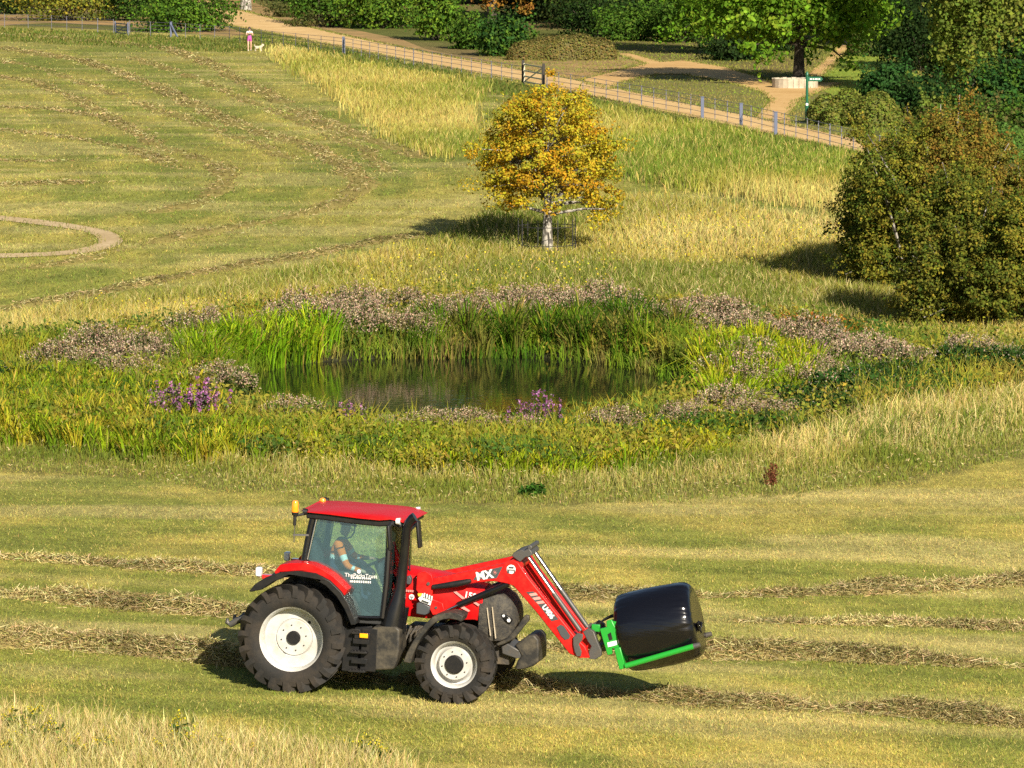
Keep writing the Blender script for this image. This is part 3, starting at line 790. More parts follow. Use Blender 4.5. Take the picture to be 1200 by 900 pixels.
herb = herb_clump('broadleaf_weed', .30, .25, .32, 40, (.05, .09, .02), (.05, .12, .02), [(.06, .14, .02)], .12, 4, np.random.default_rng(102), leafn=14)
place('broadleaf_weed', herb, 625, 581, 'broad leaved dark green weed at the front edge of the fringe grass', 'weed', None, .8)
rag = [herb_clump('ragwort', .10, .10, .6, 5, (.12, .14, .03), (.09, .13, .03), [(.70, .56, .02), (.75, .62, .04)], .035, 16, np.random.default_rng(110 + i), headw=.05, headh=.10, leafn=8) for i in range(2)]
for i, (u, v, s) in enumerate([(10, 862, 1), (40, 858, 1.0), (36, 874, .9), (18, 880, .8), (62, 876, 1.0), (76, 888, .8), (118, 876, .7), (121, 890, .9), (213, 874, 1.1), (209, 884, .9), (225, 886, .8), (260, 886, .8), (268, 890, .7), (396, 884, .7), (423, 890, .9), (440, 894, .9), (448, 898, .8), (412, 884, .6), (185, 892, .8), (150, 884, .6), (90, 895, .9), (5, 895, .9), (300, 893, .7), (330, 892, .6)]):
    place('ragwort', rag[i % 2], u, v + 8, 'yellow ragwort flowering in the dry grass at the bottom left edge', 'wildflower', 'yellow ragwort', s)

# ================================================================== hay windrows
def windrow(pts, width, height, nst, label, rng, seglen=.16, gaps=.0):
    far = seglen > .17; nst = int(nst * (.7 if far else 1.5)); height *= .5 if far else .85; width *= .8 if far else .72; seglen = .14 if far else .19
    q = []
    for i in range(len(pts) - 1):
        a = np.array(pts[i], float); b = np.array(pts[i + 1], float); k = max(2, int(np.hypot(*(b - a)) / 3))
        q += [a + (b - a) * j / k for j in range(k)]
    q.append(np.array(pts[-1], float)); q = np.array(q)
    P = at(q[:, 0], q[:, 1])
    d = np.gradient(P[:, :2], axis=0); d /= np.linalg.norm(d, axis=1, keepdims=True) + 1e-9
    nrm = np.stack([-d[:, 1], d[:, 0]], 1)
    L = np.cumsum(np.r_[0, np.linalg.norm(np.diff(P[:, :2], axis=0), axis=1)])
    amp = np.clip(.2 + 1.9 * (fbm(L * .55 + pts[0][1], L * 0 + pts[0][0], 4) - .25), .12, 1.35)
    amp = amp * np.clip(np.minimum(L, L[-1] - L) / 2.5, 0, 1)
    off = (fbm(L * .3 + 70, L * 0 + pts[0][1], 3) - .5) * width * .5
    m = 9; T = np.linspace(-1, 1, m)
    V = np.zeros((len(P), m, 3)); C = np.zeros((len(P), m, 3))
    for j, t in enumerate(T):
        ww = width / 2 * (.65 + .45 * amp)
        V[:, j, :2] = P[:, :2] + nrm * (off + t * ww)[:, None]
        V[:, j, 2] = G(V[:, j, 0], V[:, j, 1]) + 1.2 * height * amp * (1 - t * t) ** .8 * (.75 + .5 * vnoise(L * 3, L * 0 + j * 3.3)) - .02
        C[:, j] = (np.array((.27, .225, .075)) if far else np.array((.29, .23, .085))) * (.75 + .5 * vnoise(L * 4, L * 0 + j * 5))[:, None]
    nr = len(P); i = (np.arange(nr - 1)[:, None] * m + np.arange(m - 1)[None]).ravel()
    g = Geo(); g.V.append(V.reshape(-1, 3)); g.C.append(C.reshape(-1, 3))
    g.L.append(np.stack([i, i + 1, i + m + 1, i + m], 1).ravel()); g.S.append(np.arange(len(i)) * 4); g.nv = nr * m; g.nl = len(i) * 4
    # loose stalks
    nst = int(nst * 2.4); Lr = rng.random(nst) * L[-1]
    k = np.clip(np.searchsorted(L, Lr) - 1, 0, nr - 2)
    keep = rng.random(nst) < np.clip(amp[k] * 1.2, .10, 1); Lr = Lr[keep]; k = k[keep]; n = len(k)
    t = np.where(rng.random(n) < .85, rng.uniform(-1.12, 1.12, n), np.clip(rng.normal(size=n) * .9, -2.2, 2.2))
    ww = width / 2 * (.65 + .45 * amp[k])
    X = P[k, :2] + d[k] * (rng.random(n) * .3)[:, None] + nrm[k] * (off[k] + t * ww)[:, None]
    Zc = G(X[:, 0], X[:, 1]) + 1.5 * height * amp[k] * np.clip(1 - t * t, 0, 1) ** .8 * (.75 + .6 * rng.random(n)) + .015
    c0 = np.stack([X[:, 0], X[:, 1], Zc], 1)
    D = rng.normal(size=(n, 3)) * np.array([1, 1, .5]); D /= np.linalg.norm(D, axis=1, keepdims=True)
    D *= (seglen * (.5 + rng.random(n)))[:, None]
    s = np.cross(D, rng.normal(size=(n, 3))); s /= np.linalg.norm(s, axis=1, keepdims=True)
    s *= (.38 / pxm(X[:, 1]))[:, None]
    cols = jitter(mixpal([(.46, .37, .17), (.34, .27, .11), (.2, .16, .06), (.19, .19, .06), (.54, .45, .23)], n, rng) * ((.82 if far else .95) * (.6 + .8 * fbm(Lr * .9, Lr * 0 + 7, 2)))[:, None], n, rng)
    Vb = np.stack([c0 - D / 2 - s, c0 - D / 2 + s, c0 + D / 2 + s * .7, c0 + D / 2 - s * .7], 1)
    g.add(Vb, np.repeat(cols[:, None], 4, 1), [(0, 1, 2, 3)])
    o = link('hay_windrow', g.mesh('hay_windrow'), M_HAY)
    tag(o, label, 'hay windrow', 'windrows of cut hay')
rw = np.random.default_rng(31)
windrow([(-120, 648), (0, 653), (120, 662), (290, 671), (480, 690), (700, 702), (840, 698), (960, 695), (1080, 690), (1200, 683), (1330, 676)], 1.0, .13, 6500, 'straw coloured hay row farthest behind the tractor cab in the foreground field', rw)
windrow([(-120, 692), (0, 697), (100, 706), (200, 717), (290, 722), (480, 745), (700, 766), (830, 770), (950, 770), (1060, 776), (1200, 783), (1330, 790)], 1.0, .17, 7500, 'brownish hay row passing behind the tractor and the raised bale', rw)
windrow([(-120, 746), (0, 755), (60, 756), (150, 764), (260, 776), (420, 795), (600, 806), (720, 815), (850, 826), (960, 832), (1080, 838), (1200, 851), (1330, 862)], 1.15, .19, 9000, 'nearest hay row, running under the tractor and on to the bottom right', rw)
windrow([(840, 728), (960, 730), (1060, 732), (1180, 737), (1330, 738)], .7, .06, 2200, 'thin broken hay row right of the raised bale between two thicker rows', rw)
windrow([(-120, 385), (0, 364), (70, 352), (170, 332), (250, 316), (330, 304), (420, 288), (500, 274)], 1.2, .16, 3200, 'hay row curving up from the left edge towards the autumn tree, nearest the pond', rw, .2)
windrow([(-120, 326), (0, 319), (60, 310), (146, 293), (230, 275), (310, 260), (390, 242), (418, 230), (424, 214), (405, 196), (372, 176), (312, 158), (250, 135), (180, 100), (100, 72), (0, 56), (-100, 50)], 1.3, .16, 5200, 'hairpin hay row on the upper field passing close behind the curved dirt path', rw, .22)
windrow([(-100, 218), (0, 217), (60, 215), (146, 212)], 1.2, .13, 900, 'short straight hay row at the left edge above the curved dirt path', rw, .22)
windrow([(-100, 190), (0, 188), (50, 190), (115, 186)], 1.2, .12, 700, 'short straight hay row at the left edge, second above the curved dirt path', rw, .22)
windrow([(110, 258), (170, 251), (237, 238), (262, 222), (267, 208), (246, 192), (190, 173), (142, 146), (96, 119), (40, 96), (-80, 80)], 1.2, .13, 2600, 'innermost hairpin hay row on the upper field', rw, .22)
windrow([(-80, 40), (30, 42), (100, 48), (150, 52), (200, 58), (240, 72), (292, 100), (354, 133), (417, 158), (500, 187)], 1.4, .16, 3000, 'hay row running from the top left down to the autumn tree, nearest the path fence', rw, .22)
windrow([(-80, 150), (0, 152), (70, 160), (140, 172), (190, 186), (215, 200)], 1.1, .09, 1100, 'faint hay row inside the innermost hairpin on the upper field', rw, .22)
windrow([(-80, 128), (0, 126), (60, 128), (120, 138)], 1.1, .09, 800, 'short faint hay row at the left edge below the innermost hairpin', rw, .22)
windrow([(150, 66), (230, 92), (300, 122), (370, 150), (430, 178), (455, 205)], 1.1, .08, 1200, 'faint hay row just outside the big hairpin row', rw, .22)
windrow([(-80, 66), (0, 70), (60, 84), (130, 108), (210, 138), (290, 165), (350, 190)], 1.3, .08, 1400, 'faint broken hay row between the two hairpin rows', rw, .22)
# ================================================================== tractor
M_RED = paint('red_paint', (.50, .004, .006), .42, coat=.06, dirt=.25, dirtcol=(.26, .07, .04), scale=3.5, spec=.2)
M_RED2 = paint('red_loader_paint', (.54, .006, .006), .45, coat=.05, spec=.25, dirt=.16, dirtcol=(.34, .12, .07), scale=7)
M_BLK = paint('black_plastic', (.010, .010, .011), .5, dirt=.35, dirtcol=(.05, .04, .028), scale=6, bump=.05, spec=.3)
M_BLKG = paint('black_gloss', (.007, .007, .008), .25, coat=.2, spec=.4, dirt=.12, dirtcol=(.05, .045, .035), scale=4)
M_DUST = paint('dusty_dark_plastic', (.022, .021, .02), .55, spec=.35, dirt=.65, dirtcol=(.15, .125, .085), scale=5, bump=.1)
M_TYRE = paint('tyre_rubber', (.018, .017, .016), .8, dirt=.7, dirtcol=(.060, .045, .032), scale=3.0, bump=.25, spec=.3)
M_RIM = paint('white_rim_paint', (.50, .50, .49), .45, dirt=.6, dirtcol=(.36, .30, .20), scale=5)
M_MUD = paint('dusty_rim_paint', (.5, .43, .32), .6, dirt=.7, dirtcol=(.32, .24, .15), scale=6)
M_GREY = paint('dark_grey_metal', (.09, .09, .09), .5, metal=.4, dirt=.6, dirtcol=(.13, .10, .07), scale=9, bump=.15)
M_STEEL = paint('steel_rod', (.55, .55, .55), .25, metal=1.0)
M_CHASSIS = paint('engine_castings', (.05, .045, .04), .6, metal=.2, dirt=.7, dirtcol=(.17, .13, .08), scale=10, bump=.3)
M_GRILLE = paint('dusty_grille', (.03, .028, .026), .6, spec=.3, dirt=.8, dirtcol=(.10, .085, .06), scale=14, bump=.5, bscale=60)
M_GREEN = paint('green_paint', (.015, .30, .03), .35, coat=.3, dirt=.1, dirtcol=(.06, .14, .04), scale=7)
M_WHITE = paint('white_decal', (.8, .8, .78), .5)
M_DECAL = paint('grey_decal', (.06, .065, .07), .45)
M_PINK = paint('pale_red_decal', (.75, .28, .25), .5)
M_YEL = paint('yellow_sticker', (.8, .5, .03), .5)
M_SEAT = paint('seat_fabric', (.03, .03, .033), .9)
M_LINING = paint('cab_trim', (.05, .052, .055), .8)
M_FLOORMAT = paint('cab_floor', (.03, .03, .03), .9)
M_MIRROR, _nt, _o = new_mat('mirror_glass'); _b = nd(_nt, 'ShaderNodeBsdfGlossy'); _b.inputs['Roughness'].default_value = .02; _nt.links.new(_b.outputs[0], _o.inputs[0])
def lamp_mat(name, col, em=0):
    m, nt, out = new_mat(name); b = nd(nt, 'ShaderNodeBsdfPrincipled')
    b.inputs['Base Color'].default_value = (*col, 1); b.inputs['Roughness'].default_value = .15; b.inputs['Coat Weight'].default_value = 1
    b.inputs['Emission Color'].default_value = (*col, 1); b.inputs['Emission Strength'].default_value = em
    nt.links.new(b.outputs[0], out.inputs[0]); return m
M_AMBER = lamp_mat('amber_beacon', (.9, .22, .01), .6)
M_AMBER2 = lamp_mat('amber_reflector', (.9, .36, .01), .25)  # reflector is no lamp; a faint glow is put in to brighten it
M_REDLAMP = lamp_mat('red_lamp', (.6, .02, .02))
M_CLEARLAMP = lamp_mat('clear_lamp', (.8, .8, .8))
def glass_mat(name, tint, refl, film):
    m, nt, out = new_mat(name); K = nt.links.new
    t = nd(nt, 'ShaderNodeBsdfTransparent'); t.inputs['Color'].default_value = (*tint, 1)
    d = nd(nt, 'ShaderNodeBsdfDiffuse'); d.inputs['Color'].default_value = (*film, 1)  # teal diffuse layer paints sky-reflection and dust haze into the glass
    g = nd(nt, 'ShaderNodeBsdfGlossy'); g.inputs['Roughness'].default_value = .02
    m1 = nd(nt, 'ShaderNodeMixShader'); m1.inputs[0].default_value = .03
    K(t.outputs[0], m1.inputs[1]); K(d.outputs[0], m1.inputs[2])
    fr = nd(nt, 'ShaderNodeFresnel'); fr.inputs['IOR'].default_value = 1.5
    ma = nd(nt, 'ShaderNodeMath', operation='MULTIPLY_ADD'); ma.inputs[1].default_value = 1.0; ma.inputs[2].default_value = refl
    K(fr.outputs[0], ma.inputs[0])
    m2 = nd(nt, 'ShaderNodeMixShader'); K(ma.outputs[0], m2.inputs[0]); K(m1.outputs[0], m2.inputs[1]); K(g.outputs[0], m2.inputs[2])
    K(m2.outputs[0], out.inputs[0]); return m
M_GLASS = glass_mat('tinted_cab_glass', (.82, .97, .97), .085, (.2, .55, .62))
M_GLASS2 = glass_mat('far_cab_glass', (.88, .97, .95), .02, (.22, .40, .40))

YAW = radians(-11)
_n = Vector((.04, 0, 1)).normalized()
_x = Vector((math.cos(YAW), math.sin(YAW), 0)); _x = (_x - _n * _n.dot(_x)).normalized()
_y = _n.cross(_x)
TR = Matrix((_x, _y, _n)).transposed()
_c = at(343, 809)
TLOC = Vector(_c) - TR @ Vector((0, -.88, 0))
TRI = TR.inverted()
def lp(u, v, y):
    """tractor-space point at lateral offset y seen at a reference place -> (x, y, z)"""
    d = Vector(ray(u, v)); o = TRI @ (Vector(CAM) - TLOC); d = TRI @ d
    t = (y - o.y) / d.y
    p = o + d * t
    return (p.x, y, p.z)
def xz(pts, y): return [(lambda q: (q[0], q[2]))(lp(u, v, y)) for u, v in pts]
def Z1(*a): return [(250 + x * .3, 570 + y * .3) for x, y in a]
def Z2(*a): return [(440 + x / 3, 600 + y / 3) for x, y in a]
def ZA(*a): return [(480 + x / 8.571, 630 + y / 8.571) for x, y in a]
def ZB(*a): return [(590 + x / 6, 630 + y / 6) for x, y in a]
def ZC(*a): return [(470 + x / 6.43, 690 + y / 6.43) for x, y in a]
def ZD(*a): return [(400 + x / 7.5, 680 + y / 7.5) for x, y in a]
def ZE(*a): return [(260 + x / 5.294, 650 + y / 5.294) for x, y in a]

trac = empty('tractor', TLOC, 0, 'red farm tractor with white rims and a raised front loader on the mown field', 'tractor')
trac.rotation_mode = 'QUATERNION'; trac.rotation_quaternion = TR.to_quaternion()

def make_wheel(name, x, y, R, w, rr, side, hubr, hubout, cap, nl, z=None):
    """side: -1 near (outer face towards -y), 1 far"""
    c = (x, y, R - .015)
    s = side
    b = MB()
    # centre disc and hub
    prof = [(.001, s * hubout), (hubr, s * hubout), (hubr + .015, s * (hubout - .03)), (hubr + .03, s * .02), (rr * .80, s * .0), (rr - .04, s * .02)]
    b.lathe_y(prof, c, 48)
    o = b.build(name, M_RIM, trac, 50)
    # rim
    b = MB()
    b.lathe_y([(rr - .05, s * -.02), (rr - .055, s * w * .2), (rr - .03, s * w * .33), (rr - .012, s * w * .40), (rr + .018, s * w * .415), (rr + .022, s * w * .38), (rr + .0, s * w * .3), (rr + .0, -s * w * .3), (rr + .02, -s * w * .42), (rr - .03, -s * w * .42), (rr - .055, -s * w * .2), (rr - .05, s * -.02)], c, 56)
    b.build('rim', M_RIM, o, 50)
    # hub cap, bolts
    b = MB()
    b.lathe_y([(.001, s * (hubout + .05)), (cap * .85, s * (hubout + .05)), (cap, s * (hubout + .03)), (cap, s * (hubout - .02))], c, 28)
    for k in range(8):
        a = k * math.pi / 4 + .2
        rb = cap + (hubr - cap) * .55
        p = Vector((c[0] + rb * math.cos(a), c[1] + s * (hubout - .01), c[2] + rb * math.sin(a)))
        b.tube([p, p + Vector((0, s * .025, 0))], .011, 6)
    b.build('hub_cap', M_BLK, o, 40)
    if R > .8:
        b = MB()
        for a, r2 in ((.82, .36), (-2.1, .30)):
            p = Vector((c[0] + r2 * math.cos(a), c[1] + s * .004, c[2] + r2 * math.sin(a)))
            b.tube([p, p + Vector((0, s * .012, 0))], .03, 10)
        for k in range(8):
            a = k * math.pi / 4 + .35
            p = Vector((c[0] + .27 * math.cos(a), c[1] + s * .004, c[2] + .27 * math.sin(a)))
            b.tube([p, p + Vector((0, s * .012, 0))], .009, 6)
        b.build('wheel_bolt_holes', M_BLK, o, 40)
    # tyre
    b = MB()
    h = w / 2
    b.lathe_y([(rr - .005, -h * .84), (rr + .02, -h * .92), (rr + .10, -h * 1.02), (R - .19, -h * 1.0), (R - .12, -h * .95), (R - .085, -h * .75), (R - .075, 0),
               (R - .085, h * .75), (R - .12, h * .95), (R - .17, h * 1.03), (rr + .10, h * 1.02), (rr + .02, h * .92), (rr - .005, h * .84)], c, 72)
    dth = 2 * math.pi / nl
    for side2 in (-1, 1):
        for k in range(nl):
            a0 = k * dth + (dth / 2 if side2 > 0 else 0)
            st = []
            for t, rt, rb, wd in ((-.04, R, R - .09, .20), (.35, R, R - .10, .21), (.75, R - .004, R - .12, .23), (1.0, R - .012, R - .15, .27), (1.07, R - .08, R - .20, .27)):
                a = a0 - t * dth * 1.15
                yy = c[1] + side2 * h * t
                q = []
                for (r_, da) in ((rb, -wd), (rt, -wd * .8), (rt, wd * .8), (rb, wd)):
                    aa = a + da * dth * .75
                    q.append((c[0] + r_ * math.cos(aa), yy, c[2] + r_ * math.sin(aa)))
                st.append(q)
            b.loft(st)
    b.build('tyre', M_TYRE, o, 30)
    return o
FX, _, FZ = lp(534, 781, -.93)
RX = 0.0
for s in (-1, 1):
    make_wheel('rear_wheel', RX, s * .90, .905, .54, .545, s, .29, .035, .115, 20)
    make_wheel('front_wheel', FX, s * .90, .665, .44, .395, s, .255, .13, .155, 18)
print('front axle', FX, FZ)

# chassis, axles, engine block
b = MB()
b.box((.2, 0, .78), (1.0, .62, .55)); b.box((1.1, 0, .80), (1.3, .5, .5)); b.box((FX - .1, 0, .85), (1.7, .46, .55))
b.tube([(0, -.75, .89), (0, .75, .89)], .16, 16); b.tube([(FX, -.72, .65), (FX, .72, .65)], .10, 12)
b.box((FX, 0, .64), (.4, .9, .22)); b.box((.75, 0, .55), (.9, .9, .25)); b.box((FX + .55, 0, .78), (.35, .42, .38))
for i in range(14):
    xx = 1.35 + .09 * i
    b.tube([(xx, -.27, .75 + .12 * math.sin(i * 2.1)), (xx + .05, -.36, .95 + .1 * math.cos(i)), (xx + .12, -.27, 1.12)], .02, 6)
b.build('chassis', M_CHASSIS, trac, 35, bevel=.015)

# rear fenders
def arc_prism(outer, inner, yref, y0, y1, name, mat, bev=.012):
    b = MB(); b.prism(xz(outer, yref) + xz(inner[::-1], yref), y0, y1); return b.build(name, mat, trac, 40, bevel=bev)
fo = Z1((140, 408), (165, 380), (205, 355), (260, 336), (330, 330), (400, 340), (455, 368), (500, 412), (530, 460), (548, 505), (556, 540))
fi = Z1((146, 412), (190, 403), (235, 372), (280, 356), (330, 350), (390, 360), (440, 388), (482, 430), (512, 478), (528, 515), (538, 542))
ro = Z1((238, 334), (262, 306), (300, 300), (345, 299), (385, 305), (425, 322), (465, 347), (498, 376), (525, 403))
ri = Z1((244, 342), (275, 333), (310, 330), (345, 330), (390, 338), (430, 352), (460, 370), (492, 403), (512, 428))
for s in (-1, 1):
    f1 = arc_prism(fo, fi, -1.15, *((-1.17, -1.05) if s < 0 else (1.05, 1.17)), 'fender_edge', M_BLK)
    f2 = arc_prism(ro, ri, -1.08, *((-1.10, -.62) if s < 0 else (.62, 1.10)), 'rear_fender', M_RED, .03)
    f3 = arc_prism(fo, fi, -1.15, *((-1.05, -.52) if s < 0 else (.52, 1.05)), 'fender_liner', M_BLK)
# tail lamps
for s in (-1, 1):
    b = MB(); p = lp(305, 672, -1.0)
    b.box((p[0] - .02, s * 1.0, p[2] + .03), (.10, .14, .15)); b.build('work_lamp', M_CLEARLAMP, trac, 40, bevel=.02)
    b = MB(); p = lp(311, 675, -1.05)
    b.box((p[0] + .03, s * 1.03, p[2] - .01), (.16, .16, .07)); b.build('tail_lamp', M_REDLAMP, trac, 40, bevel=.012)

# cab: pillars and frame at the near side plane, mirrored to the far side
YC = .86
_ZB0 = lp(*Z1((660, 512))[0], -.82)[2]
def yin(z): return YC - .11 * max(0, z - _ZB0)
def frame_bar(pts, yref, t, w, name='cab_pillar', mat=M_BLKG):
    """bar along pixel points, on both sides of the cab"""
    for s in (-1, 1):
        b = MB(); P = [(q[0], s * (yin(q[2]) + abs(yref) - YC), q[2]) for q in (lp(u, v, -abs(yref)) for u, v in pts)]
        for i in range(len(P) - 1): b.bar(P[i], P[i + 1], t, w, upv=(0, 1, 0)) if False else None
        b.tube(P, w, 8)
        b.build(name, mat, trac, 40)
rearp = Z1((382, 118), (372, 160), (360, 225), (350, 290))
frontp = Z1((678, 138), (678, 250), (673, 380), (660, 515))
frame_bar(rearp, YC, .06, .055)
frame_bar(frontp, YC, .06, .05)
frame_bar(Z1((382, 118), (480, 124), (600, 140), (678, 150)), YC, .05, .045, 'door_frame')
frame_bar(Z1((350, 290), (430, 325), (500, 385), (540, 450), (558, 508), (610, 512), (660, 512)), YC, .05, .028, 'door_frame')
frame_bar(Z1((396, 122), (384, 180), (372, 240), (362, 288)), YC + .02, .05, .014, 'door_frame', M_STEEL)
pane = xz(Z1((384, 120), (480, 126), (600, 142), (676, 152), (674, 380), (660, 510), (560, 507), (541, 450), (501, 385), (430, 327), (354, 292)), -YC)
for s in (-1, 1):
    b = MB(); b.prism(pane, -.004, .004); b.v = [(x, y + s * yin(z), z) for x, y, z in b.v]
    b.build('door_glass' if s < 0 else 'far_side_glass', M_GLASS if s < 0 else M_GLASS2, trac, 0)
xr_t, _, zr_t = lp(*rearp[0], -YC); xr_b, _, zr_b = lp(*rearp[-1], -YC)
xf_t, _, zf_t = lp(*frontp[0], -YC); xf_b, _, zf_b = lp(*frontp[-1], -YC)
def quad_pane(p, n, name, mat, bulge=0):
    """glass sheet between two edges, bulging forward"""
    b = MB(); m = 10
    secs = []
    for k in range(m + 1):
        t = k / m; f = bulge * (1 - (2 * t - 1) ** 2)
        a = np.array(p[0]) * (1 - t) + np.array(p[1]) * t + [f, 0, 0]; c = np.array(p[3]) * (1 - t) + np.array(p[2]) * t + [f, 0, 0]
        secs.append([a, a + [.008, 0, 0], c + [.008, 0, 0], c])
    b.loft(secs); return b.build(name, mat, trac, 50)
quad_pane([(xf_t, -yin(zf_t), zf_t - .05), (xf_t, yin(zf_t), zf_t - .05), (xf_b + .02, YC, zf_b + .1), (xf_b + .02, -YC, zf_b + .1)], None, 'windscreen', M_GLASS2, .22)
quad_pane([(xr_t, -yin(zr_t), zr_t - .05), (xr_t, yin(zr_t), zr_t - .05), (xr_b, YC, zr_b - .05), (xr_b, -YC, zr_b - .05)], None, 'rear_window', M_GLASS2, -.06)
# cab floor, lower body, bulkheads
b = MB()
b.box(((xr_b + xf_b) / 2 + .1, 0, zf_b - .06), (xf_b - xr_b - .1, 1.62, .12)); b.box((xr_b + .18, 0, zf_b + .3), (.36, 1.2, .75))
b.build('cab_floor', M_FLOORMAT, trac, 35, bevel=.02)
b = MB(); b.box((xf_b + .02, 0, zf_b + .32), (.22, 1.1, .62)); b.box((xf_b - .12, 0, zf_b + .72), (.3, .42, .2)); b.build('dashboard', M_LINING, trac, 35, bevel=.04)
# console beside the driver
b = MB(); b.box((xr_b + .62, -.42, zf_b + .42), (.55, .16, .5)); b.build('side_console', M_LINING, trac, 35, bevel=.03)
# seat
sx = xr_b + .36
b = MB(); b.box((sx, 0, zf_b + .46), (.5, .48, .14)); b.box((sx, 0, zf_b + .2), (.32, .32, .4)); b.build('driver_seat', M_SEAT, trac, 40, bevel=.05, seg=3)
b = MB(); b.bar((sx - .24, 0, zf_b + .5), (sx - .38, 0, zf_b + 1.12), .46, .13); b.box((sx - .40, 0, zf_b + 1.24), (.1, .28, .2)); b.build('seat_back', M_SEAT, trac, 40, bevel=.05, seg=3)
# steering wheel
swc = Vector((xf_b - .33, 0, zf_b + .80)); ax = Vector((-.45, 0, .9)).normalized(); e1 = Vector((0, 1, 0)); e2 = ax.cross(e1)
b = MB(); b.tube([swc + (e1 * math.cos(t) + e2 * math.sin(t)) * .2 for t in np.linspace(0, 2 * math.pi, 25)], .018, 8, cap=False)
b.bar(swc - e1 * .19, swc + e1 * .19, .03, .02); b.bar(swc, swc + e2 * .19, .03, .02)
b.build('steering_wheel', M_BLK, trac, 40)
b = MB(); b.tube([swc, swc - ax * .55], [.045, .07], 10); b.build('steering_column', M_BLK, trac, 40)
# grab rail inside the door
b = MB(); q = [lp(u, v, -.6) for u, v in Z1((553, 145), (550, 180), (538, 198), (515, 205), (490, 204))]; b.tube(q, .014, 6); b.build('grab_rail', M_BLK, trac, 40)
b = MB(); b.box((xr_t + .30, .5, zr_t - .22), (.42, .03, .08)); b.build('strip_light', M_CLEARLAMP, trac, 40, bevel=.01)

# roof: red shell over a black lining
def roof_secs(st, lo):
    S = []
    for (x, zb, zt, hw) in st:
        if not lo: prof = [(-hw, zb), (-hw, zb + (zt - zb) * .35), (-hw * .93, zb + (zt - zb) * .75), (-hw * .7, zt), (-hw * .3, zt + .012), (hw * .3, zt + .012), (hw * .7, zt), (hw * .93, zb + (zt - zb) * .75), (hw, zb + (zt - zb) * .35), (hw, zb)]
        else: prof = [(-hw, zb), (-hw, zt), (hw, zt), (hw, zb)]
        S.append([(x, y, z) for y, z in prof])
    return S
def rz_(u, v, y=-.82): q = lp(u, v, y); return q[0], q[2]
stn = []
for (u, vt, vb, hw) in ((352, 595, 598, .74), (358, 594, 600, .80), (385, 594.5, 602.5, .83), (420, 597, 607, .83), (445, 599, 609.5, .83), (458, 601.5, 608.5, .83), (468, 603.5, 611, .80), (475, 606, 614, .75), (479, 609, 613, .68)):
    x, zt = rz_(u, vt); _, zb = rz_(u, vb); stn.append((x, zb - .005, zt - .075, hw))
b = MB(); b.loft(roof_secs(stn, False)); roof = b.build('roof', M_RED, trac, 50, bevel=.012)
b = MB(); b.loft(roof_secs([(x, zb - .11 + .03 * (i > 5), zb + .012, hw - .05) for i, (x, zb, zt, hw) in enumerate(stn[1:-1])], True)); b.build('roof_lining', M_BLK, trac, 40, bevel=.02)
# front and rear work lamps under the roof edge
for s in (-1, 1):
    for (u, v, nm) in ((360, 600, 'work_lamp'), (464, 611, 'work_lamp')):
        q = lp(u, v, -.8); b = MB(); b.tube([(q[0], s * .78, q[2]), (q[0] + (.07 if u > 400 else -.07), s * .78, q[2])], [.05, .062], 14); b.build(nm, M_BLK if u < 400 else M_CLEARLAMP, trac, 40)
# beacons
for s, (u, v) in ((-1, (346, 593)), (1, (378, 590))):
    if s < 0: q = lp(u, v, -.98); q = Vector((q[0], -.98, q[2]))
    else: q = lp(u, v, .62); q = Vector((q[0], .62, q[2]))
    b = MB(); b.tube([q + Vector((0, 0, -.10)), q + Vector((0, 0, -.085)), q + Vector((0, 0, .06)), q + Vector((0, 0, .085)), q + Vector((0, 0, .095))], [.052, .056, .052, .04, .015], 18)
    o = b.build('beacon', M_AMBER, trac, 40)
    b = MB(); b.tube([q + Vector((0, 0, -.155)), q + Vector((0, 0, -.10))], [.05, .062], 16); b.tube([q + Vector((0, 0, -.32)), q + Vector((0, 0, -.14))], .028, 8)
    b.tube([q + Vector((0, 0, -.16)), q + Vector((.12, .1 * -s, -.14))], .022, 8)
    b.build('beacon_stem', M_BLK, o, 40)
    if s < 0:
        b = MB(); b.tube([q + Vector((0, 0, -.6)), q + Vector((0, 0, -.3))], .008, 6); b.bar(q + Vector((-.02, 0, -.48)), q + Vector((.22, .1, -.48)), .03, .03); b.build('aerial', M_GREY, o, 40)

# exhaust stack, tank and steps, beside the cab
b = MB(); q = [lp(u, v, -.80) for u, v in Z1((700, 545), (712, 480), (722, 440), (732, 395), (745, 280), (755, 165), (764, 142), (778, 126), (788, 120))]
b.tube(q, [.19, .16, .125, .092, .078, .074, .076, .082, .085], 18)
b.build('exhaust_stack', M_BLKG, trac, 45)
b = MB(); q = [lp(u, v, -.72) for u, v in Z1((748, 470), (742, 510), (738, 545), (746, 570))]; b.tube(q, [.075, .072, .06, .04], 14); b.build('intake_pipe', M_BLKG, trac, 45)
tank = Z1((616, 556), (630, 548), (715, 549), (728, 560), (726, 640), (716, 690), (704, 716), (618, 720), (613, 712))
b = MB(); b.prism(xz(tank, -1.0), -1.0, -.45); b.build('fuel_tank', M_DUST, trac, 40, bevel=.06, seg=3)
stp = MB()
S0 = xz(Z1((545, 556), (612, 552), (605, 726), (530, 720)), -1.05)
stp.prism(S0, -.90, -.84)
for (u, v) in Z1((579, 570), (573, 645), (566, 718)):
    q = lp(u, v, -1.0); stp.box((q[0], -1.0, q[2]), (.285, .26, .035))
    for k in range(5): stp.box((q[0] - .11 + .055 * k, -1.0, q[2] + .022), (.02, .24, .02))
for du in (-1, 1):
    a = lp(*Z1((578 + du * 34, 556))[0], -1.0); c = lp(*Z1((567 + du * 36, 722))[0], -1.0); stp.bar((a[0], -1.0, a[2]), (c[0], -1.0, c[2]), .26, .02, upv=(0, 1, 0))
